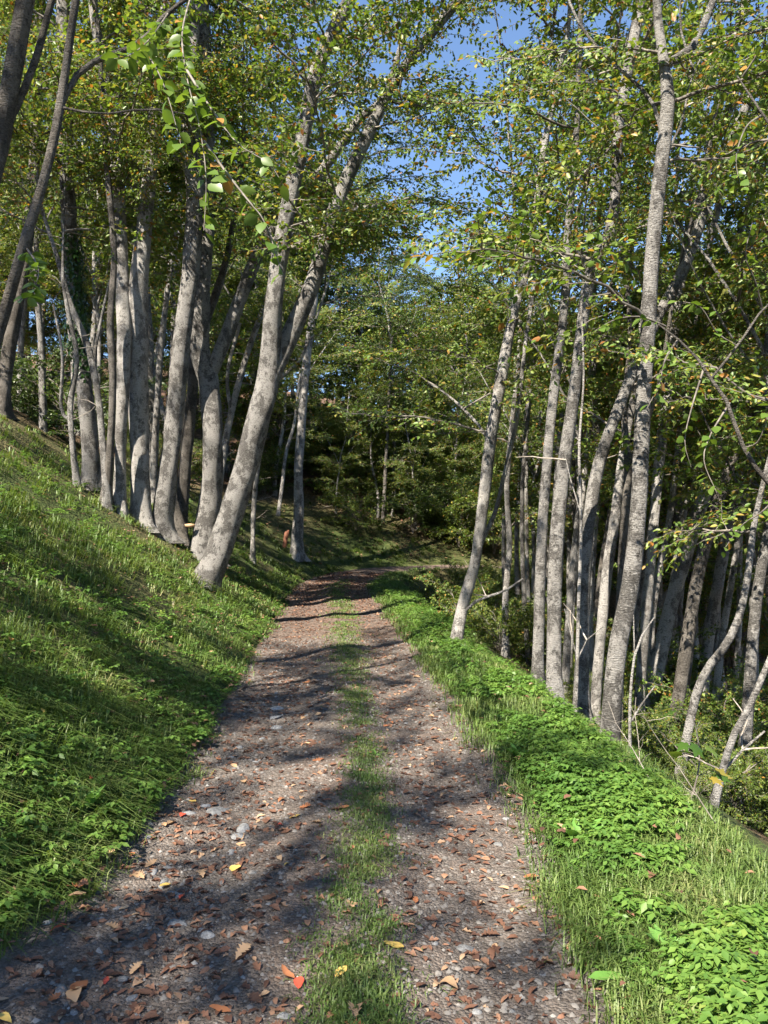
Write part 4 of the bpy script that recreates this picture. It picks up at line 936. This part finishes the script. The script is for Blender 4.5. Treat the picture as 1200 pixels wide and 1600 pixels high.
near_right, nr_st, nr_base = traced_tree('tree', 'near tree just outside the right edge whose leafy boughs reach in over the thicket',
    [[(1400, 1150, 26), (1395, 950, 25), (1380, 750, 24), (1370, 560, 22), (1360, 380, 20), (1350, 200, 18), 'up'],
     [(1380, 800, 12), (1300, 790, 11), (1220, 770, 10), (1165, 700, 9), (1140, 630, 8), (1112, 590, 7), (1080, 545, 5), (1030, 505, 3)],
     [(1112, 590, 5), (1140, 545, 5), (1170, 500, 4), (1200, 470, 3)],
     [(1362, 420, 10), (1300, 330, 8), (1240, 250, 7), (1190, 180, 5), (1150, 120, 3)]],
    5.2, top=7, bark='bark_dark', boughs=5, crown_from=4.5, seed=60, wob=.03)
for i, q in enumerate([[(1060, 530, 5.2), (1040, 560, 5.0), (1030, 600, 4.9), (1010, 640, 4.8)], [(1100, 575, 5.2), (1080, 640, 5.0), (1070, 690, 4.9), (1080, 730, 4.9)],
                       [(1140, 630, 5.2), (1110, 680, 5.0), (1100, 720, 4.9), (1120, 770, 4.8)], [(1165, 700, 5.2), (1185, 690, 5.0), (1200, 650, 4.9), (1210, 620, 4.8)],
                       [(1040, 510, 5.2), (1000, 495, 5.1), (960, 500, 5.1), (925, 520, 5.0)], [(1190, 180, 5.2), (1165, 200, 5.0), (1150, 250, 4.9), (1160, 300, 4.8)],
                       [(1150, 540, 5.2), (1120, 520, 5.1), (1095, 480, 5.0), (1060, 470, 5.0)], [(1220, 770, 5.2), (1190, 800, 5.0), (1160, 820, 4.9), (1130, 860, 4.8)],
                       [(1160, 120, 5.2), (1180, 90, 5.1), (1195, 60, 5.0)], [(1190, 480, 5.2), (1180, 440, 5.1), (1165, 400, 5.0), (1175, 350, 5)]]):
    hanging_bough(near_right, nr_base, q, .072, .045, 80 + i, rust=.08)

# ivy on the upper trunk of the left clump
iv = ivy_tree[1][0]; r = np.random.default_rng(9)
zt = [at(120, 590, 14.2)[2], at(110, 360, 14.2)[2]]
sel = iv[(iv[:, 2] > zt[0]) & (iv[:, 2] < zt[1])]
k = r.integers(0, len(sel), 1500); az = r.normal(-.5, 1.0, 1500); rad = sel[k, 3] + np.abs(r.normal(0, .07, 1500)) + .01
P = sel[k, :3] + np.stack([np.cos(az) * rad, np.sin(az) * rad, r.normal(0, .1, 1500)], 1)
nrm = np.stack([np.cos(az), np.sin(az), 0 * az + .4], 1) + r.normal(0, .3, (1500, 3))
V, F = place(LEAF6, LEAF6F, P, np.stack([r.normal(0, .6, 1500), r.normal(0, .6, 1500), -np.ones(1500)], 1), nrm, .09 * r.uniform(.6, 1.2, 1500))
b0 = sel[0, :3]; o = build('ivy', V - b0, F, M['ivy']); o.location = b0
tag(o, 'dark glossy ivy climbing the trunk at the upper end of the left clump', 'ivy')

# marker post at the bend
p = ground_hit(444, 858); h_, w_ = .62, .075
V = np.array([(-w_, -.05, -.1), (w_, -.05, -.1), (w_, .05, -.1), (-w_, .05, -.1), (-w_, -.05, h_ - .1), (w_, -.05, h_), (w_, .05, h_), (-w_, .05, h_ - .1), (-w_ * .7, -.035, h_ - .05), (w_ * .75, -.035, h_ + .04), (w_ * .75, .035, h_ + .04), (-w_ * .7, .035, h_ - .05)])
o = build('marker_post', V, np.array([(0, 1, 5, 4), (1, 2, 6, 5), (2, 3, 7, 6), (3, 0, 4, 7), (4, 5, 9, 8), (5, 6, 10, 9), (6, 7, 11, 10), (7, 4, 8, 11), (8, 9, 10, 11)]), M['post'])
o.location = p; o.rotation_euler = (.05, .16, .2); tag(o, 'short reddish wooden marker post leaning beside the lone pale trunk', 'post')
# bracket fungus
t = np.linspace(-1.6, 1.6, 9); top = np.stack([np.cos(t) * .10, np.sin(t) * .11, 0 * t + .035], 1); bot = top * np.array([.8, .8, 0]) + [0, 0, -.02]
V = np.vstack([top, bot, [(0, 0, .05), (0, 0, -.03)]]); F3 = [(18, i, i + 1) for i in range(8)] + [(19, 10 + i, 9 + i) for i in range(8)]
o = build('bracket_fungus', V, [np.array([(i, 9 + i, 10 + i, i + 1) for i in range(8)]), np.array(F3)], M['fall_tan'])
q = at(297, 822, 14.35); o.location = q; o.rotation_euler = (0, 0, -1.9); tag(o, 'tan bracket fungus at the foot of the crooked thick tree', 'fungus')

# fallen dead branches
def dead_branch(label, u, v, L, az, seed, group=None, rad=.014, tilt=.2):
    r_ = np.random.default_rng(seed); p = ground_hit(u, v); root = empty('fallen_branch', p); tag(root, label, 'branch', group)
    t = np.linspace(0, 1, 9); A = np.stack([math.cos(az) * L * t, math.sin(az) * L * t, .03 + tilt * L * t], 1) + np.cumsum(r_.normal(0, .025 * L, (9, 3)), 0) * t[:, None]
    A[:, 2] = np.maximum(A[:, 2], hgt(A[:, 0] + p[0], A[:, 1] + p[1]) - p[2] + .015)
    V, F = tube(A, rad * (1 - .75 * t), 6); build('stick', V, F, M['dead'], root)
    for k in range(5):
        j = r_.integers(2, 8); a2 = az + r_.normal(0, .9); l2 = L * r_.uniform(.2, .5)
        B = A[j] + np.stack([math.cos(a2) * l2 * t, math.sin(a2) * l2 * t, r_.uniform(0, .7) * l2 * t], 1) + np.cumsum(r_.normal(0, .02 * L, (9, 3)), 0) * t[:, None]
        V, F = tube(B[::2], rad * .45 * (1 - .8 * t[::2]), 4); build('twig', V, F, M['dead'], root)
r = np.random.default_rng(5)
for i, (u, v) in enumerate([(60, 640), (85, 655), (40, 625), (95, 640), (110, 660), (75, 632), (370, 800), (385, 815), (520, 800), (505, 795), (545, 812)]):
    dead_branch('bare dead branch tangled in the brush under the trees', u, v, r.uniform(.9, 1.9), r.uniform(0, 6.28), 30 + i, 'dead branches under the trees', tilt=r.uniform(.1, .7))
for i, (u, v) in enumerate([(1000, 1215), (1020, 1235), (1120, 1300)]):
    dead_branch('pale dead stalk standing among the weeds below the right verge', u, v, r.uniform(.25, .45), r.uniform(0, 6.28), 70 + i, 'dead stalks below the right verge', rad=.004, tilt=r.uniform(.9, 1.8))

# ------------------------------------------------------------------ stones, gravel and fallen leaves on the track
def ico(seed, flat):
    import bmesh
    bm = bmesh.new(); bmesh.ops.create_icosphere(bm, subdivisions=2, radius=.5); r_ = np.random.default_rng(seed)
    V = np.array([v.co[:] for v in bm.verts]); F = np.array([[v.index for v in f.verts] for f in bm.faces]); bm.free()
    for k in range(9):     # knock flat facets off the ball
        nrm = unit(r_.normal(0, 1, 3)); c = r_.uniform(.26, .40); dd_ = V @ nrm - c; V = V - np.clip(dd_, 0, None)[:, None] * nrm
    V = V + r_.normal(0, .012, V.shape); V[:, 1] *= r_.uniform(.6, .9); V[:, 2] *= flat; return V, F
STONE = [build('stone', *ico(20 + i, .45 + .1 * (i % 3)), M['stone'], link=False) for i in range(7)]
def stone(u, v, w, label, group, k, sink=.25):
    p = ground_hit(u, v); sz = w * p[1] / FPX * 1.08
    o = put('stone', STONE[k % 7], None, (p[0], p[1], p[2] + sz * (.07 - sink * .5)), (r.normal(0, .12), r.normal(0, .12), r.uniform(0, 6.28)), (sz, sz * .95, sz * .75))
    tag(o, label, 'stone', group)
r = np.random.default_rng(15)
BIG = [(342, 1273, 42, 'long pale grey stone lying across the left rut, largest of the stones near the bank'), (373, 1313, 40, 'rounded blue-grey stone below a flat sliver in the left rut'), (378, 1300, 44, 'flat sliver of stone just above the rounded blue-grey stone'),
       (280, 1447, 44, 'broad flat grey stone with scalloped edge in the left rut foreground'), (275, 1404, 28, 'roundish grey stone above the broad flat stone in the left rut'), (328, 1466, 30, 'dark flat stone right of the broad flat stone'),
       (394, 1364, 19, 'small smooth oval pebble alone in the middle of the left rut'), (96, 1562, 38, 'flat grey stone in the lower left corner of the track'), (115, 1583, 24, 'small slab touching the flat stone in the lower left corner'),
       (72, 1442, 22, 'dark grey stone at the grass edge on the left'), (155, 1490, 22, 'pale stone left of the foreground leaves'), (212, 1588, 22, 'pale wedge of stone at the bottom edge of the track'), (443, 1594, 30, 'sunlit whitish stone at the bottom edge beside the grass strip'),
       (437, 1108, 30, 'pale flat stone on the left rut in the middle distance'), (427, 1124, 28, 'second pale flat stone just in front of the middle-distance one'), (430, 1140, 26, 'lowest of the three pale stones in the left rut middle distance'),
       (318, 1262, 24, 'grey stone touching the bank edge of the left rut'), (776, 1325, 22, 'pale grey stone in the middle of the right rut'), (790, 1281, 15, 'small white pebble in the upper right rut'), (730, 1484, 36, 'pinkish flat stone set flush in the sunlit right rut')]
for i, (u, v, w, lb) in enumerate(BIG): stone(u, v, w, lb, None, i)
for i, (u, v, w) in enumerate([(240, 1364, 20), (258, 1378, 22), (262, 1364, 16), (290, 1378, 16), (250, 1390, 16), (360, 1332, 20), (232, 1316, 16), (296, 1277, 20), (190, 1532, 28), (205, 1565, 24), (380, 1530, 16), (350, 1400, 12), (330, 1512, 12), (184, 1426, 16), (205, 1407, 12), (462, 1330, 12), (480, 1326, 12), (440, 1256, 12), (410, 1320, 12), (374, 1172, 16), (360, 1186, 14), (400, 1190, 12), (440, 1170, 12), (430, 1085, 14), (455, 1090, 10), (480, 1120, 10), (410, 1155, 12), (686, 1286, 14), (720, 1300, 12), (750, 1240, 10), (860, 1380, 14), (700, 1400, 10), (830, 1370, 10), (680, 1480, 14), (670, 1250, 10), (635, 1130, 10), (650, 1160, 12), (640, 1170, 10), (888, 1558, 18), (850, 1535, 14), (800, 1590, 14), (745, 1590, 22), (870, 1440, 12), (475, 1505, 12), (500, 1440, 12), (150, 1440, 12), (420, 1420, 12), (440, 1480, 12)]):
    stone(u, v, w, 'small grey stone bedded in the gravel of the track', 'small stones in the track', i)

# gravel too fine to pick apart
n = 14000; rg = np.random.default_rng(91)
t = rg.random(n); s = 1.6 + 10 * t ** 1.7; d = rg.uniform(-1.05, 1.05, n); x, y = pos_sd(s, d); z = terrain_z(x, y, s, d)
sz = .0045 + .012 * rg.random(n) ** 4 + .0004 * s
oct_ = np.array([(1, 0, 0), (0, 1, 0), (-1, 0, 0), (0, -1, 0), (0, 0, .7), (0, 0, -.7)]); of = np.array([(0, 1, 4), (1, 2, 4), (2, 3, 4), (3, 0, 4)])
az = rg.uniform(0, 6.28, n); ca, sa = np.cos(az), np.sin(az); q = oct_[None] * rg.uniform(.6, 1.3, (n, 6, 1)) * sz[:, None, None]
V = np.stack([q[..., 0] * ca[:, None] - q[..., 1] * sa[:, None], q[..., 0] * sa[:, None] + q[..., 1] * ca[:, None], q[..., 2]], -1) + np.stack([x, y, z + .001], 1)[:, None]
F = (np.arange(n) * 6)[:, None, None] + of[None]
o = build('gravel', V.reshape(-1, 3), F.reshape(-1, 3), M['pebble']); tag(o, 'fine loose gravel scattered over the track', 'gravel', kind='stuff')

def fallen_shape(kind, seed, lite=False):
    """outline polygon of a dry leaf, fanned about its midrib and curled"""
    r_ = np.random.default_rng(seed)
    if kind == 'oak':
        xs = np.array([0, .12, .22, .30, .40, .47, .58, .64, .76, .82, .92, 1.0]); ws = np.array([.02, .08, .20, .10, .30, .14, .34, .16, .28, .12, .14, 0])
    elif kind == 'oval':
        xs = np.array([0, .1, .25, .45, .65, .82, .93, 1.0]); ws = np.array([.01, .12, .23, .29, .25, .16, .08, 0])
    else:
        xs = np.array([0, .1, .3, .5, .7, .88, 1.0]); ws = np.array([.01, .1, .18, .20, .17, .10, 0])
    if lite:
        xs, ws = (np.array([0, .22, .42, .6, .8, 1.0]), np.array([.02, .2, .12, .32, .2, 0])) if kind == 'oak' else (np.array([0, .25, .6, 1.0]), np.array([.02, .22, .24, 0]) * (1 if kind == 'oval' else .7))
    m = len(xs); cu = r_.uniform(.1, 1.4); bend = r_.normal(0, .25); 
    zc = lambda x_, y_: cu * .9 * y_ ** 2 * 2 + bend * (x_ - .5) ** 2 + .03 * np.sin(9 * x_ + 4 * y_)
    Lf = np.stack([xs - .5, ws, zc(xs, ws)], 1); Rt = np.stack([xs - .5, -ws, zc(xs, -ws)], 1); Md = np.stack([xs - .5, 0 * xs, zc(xs, 0 * xs)], 1)
    V = np.vstack([Md, Lf, Rt]); i = np.arange(m - 1)
    V[:, 2] -= V[:, 2].min()
    return V, np.vstack([np.stack([i, i + 1, m + i + 1, m + i], 1), np.stack([i, 2 * m + i, 2 * m + i + 1, i + 1], 1)])
FALLEN = {(c, k): [build('fallen_leaf', *fallen_shape(k, 10 * j + len(c)), M['fall_' + c], smooth=True, link=False) for j in range(4)] for c in FALL for k in ('oak', 'oval', 'narrow')}
WORD = {'oak': 'lobed oak', 'oval': 'oval', 'narrow': 'narrow curled'}
def drop_leaf(x, y, c, k, sz, label=None, group=None, up=.004):
    z = float(terrain_z(np.array([x]), np.array([y]))[0]); e = .05
    zx = float(terrain_z(np.array([x + e]), np.array([y]))[0]) - z; zy = float(terrain_z(np.array([x]), np.array([y + e]))[0]) - z
    nrm = Vector((-zx / e, -zy / e, 1)).normalized(); nrm = (nrm + Vector((r.normal(0, .12), r.normal(0, .12), 0))).normalized()
    m = Matrix.Translation((x, y, z + up)) @ nrm.to_track_quat('Z', 'Y').to_matrix().to_4x4() @ Matrix.Rotation(r.uniform(0, 6.28), 4, 'Z') @ Matrix.Scale(sz, 4)
    o = put('fallen_leaf', FALLEN[(c, k)][r.integers(4)], None, mat=m)
    s_, d_ = (float(q[0]) for q in sd(x, y)); spot = 'on the grass bank' if d_ > 1.1 else 'in the left rut' if d_ > .1 else 'on the grass strip' if d_ > -.4 else 'in the right rut'
    tag(o, label or f'{c} {WORD[k]} leaf {spot}, {"foreground" if s_ < 3.4 else "a few steps on" if s_ < 5.2 else "further along the track"}', 'leaf', group or f'{c} {WORD[k]} leaves on the track')
for u, v, c, k, w, lb in [(92, 1462, 'red', 'oval', 26, 'bright red oval leaf at the grass edge, lower left'), (533, 1525, 'yellow', 'oval', 30, 'yellow oval leaf lying on the grass strip near the bottom'), (968, 1586, 'red', 'oval', 24, 'red leaf in the bottom right of the sunlit rut'),
        (380, 1496, 'tan', 'oak', 34, 'large tan oak leaf in the middle of the left rut foreground'), (315, 1374, 'tan', 'oak', 26, 'tan oak leaf right of the cluster of small stones'), (236, 1356, 'tan', 'oak', 22, 'tan oak leaf at the upper end of the stone cluster'), (213, 1527, 'tan', 'oak', 28, 'pale tan oak leaf between stones, lower left'), (32, 1393, 'tan', 'oval', 22, 'tan leaf resting on the grass at the left edge'),
        (548, 1422, 'tan', 'oak', 30, 'pale oak leaf caught in the grass strip'), (258, 1392, 'yellow', 'oval', 20, 'yellow leaf lying near the bank edge at the left'), (830, 1378, 'orange', 'oval', 24, 'orange leaf lit by sun in the right rut'), (875, 1350, 'red', 'oval', 14, 'small red leaf in the right rut near the dock plant'), (737, 1307, 'orange', 'oval', 16, 'small orange leaf in the upper right rut'), (910, 1480, 'red', 'oval', 22, 'reddish leaf at the verge foot in the sun'), (858, 1212, 'orange', 'narrow', 26, 'curled orange leaf under the upright dock plant'), (15, 1006, 'orange', 'oval', 16, 'orange leaf caught on the grass bank at the left edge')]:
    p = ground_hit(u, v); drop_leaf(p[0], p[1], c, k, w * p[1] / FPX, lb, 'leaves that stand out', up=.012)
cols = ['brown'] * 9 + ['tan'] * 5 + ['orange'] * 2 + ['red'] + ['yellow'] * 1 + ['brown'] * 2
for i in range(284):
    s_ = 1.9 + 6.5 * r.random() ** 1.5; d_ = r.uniform(-1.0, 1.1) if r.random() < .6 else r.uniform(.05, 1.15)
    if r.random() < .08: d_ = r.uniform(1.1, 2.6)
    x, y = pos_sd(s_, d_); drop_leaf(float(x), float(y), cols[r.integers(20)], ['oak', 'oval', 'narrow'][r.choice(3, p=[.45, .3, .25])], r.uniform(.03, .095), up=.004 if d_ < 1.05 else .06)
# the rest of the litter
def litter(name, label, n, smp, seed, size):
    rg = np.random.default_rng(seed); s, d, lift = smp(rg, n); x, y = pos_sd(s, d); z = terrain_z(x, y, s, d)
    T_ = [fallen_shape(k, 3 + j, True) for j in range(3) for k in ('oak', 'oval', 'narrow')]; g = Geo(); kind = rg.integers(0, 9, n)
    for k in range(9):
        ix = kind == k; m = ix.sum(); az = rg.uniform(0, 6.28, m); D = np.stack([np.cos(az), np.sin(az), rg.normal(0, .10, m)], 1); Nn = np.array([0, 0, 1.0]) + rg.normal(0, .22, (m, 3))
        V, F = place(T_[k][0], T_[k][1], np.stack([x, y, z + lift], 1)[ix], D, Nn, size * rg.uniform(.5, 1.2, m) * np.maximum(1, s[ix] / 12)); g.add(V, F, 0)
    o = g.obj(name, M['litter']); tag(o, label, 'leaf litter', kind='stuff')
litter('leaf_litter', 'brown leaf litter strewn along both ruts of the track', 9500, lambda g, n: ((lambda s: (s, np.where(g.random(n) < .5, g.uniform(-1.05, 1.1, n), np.where(g.random(n) < .6, g.normal(.62, .25, n), g.normal(-.62, .22, n))), .003))(1.7 + 26 * g.random(n) ** 1.5)), 401, .048)
litter('leaf_litter', 'scattered brown leaves caught in the grass of the left bank', 1500, lambda g, n: (1.8 + 16 * g.random(n) ** 1.3, 1.05 + 3.5 * g.random(n) ** 1.3, g.uniform(.01, .09, n)), 402, .065)
litter('leaf_litter', 'few brown leaves caught in the right verge', 260, lambda g, n: (2 + 14 * g.random(n) ** 1.3, -1.0 - 1.2 * g.random(n) ** 1.5, g.uniform(.01, .10, n)), 403, .06)
litter('leaf_litter', 'brown leaf litter on the shaded slope beyond the bend', 3500, lambda g, n: (27 + 16 * g.random(n), 1.6 + 9 * g.random(n), .01 + 0 * g.random(n)), 404, .055)
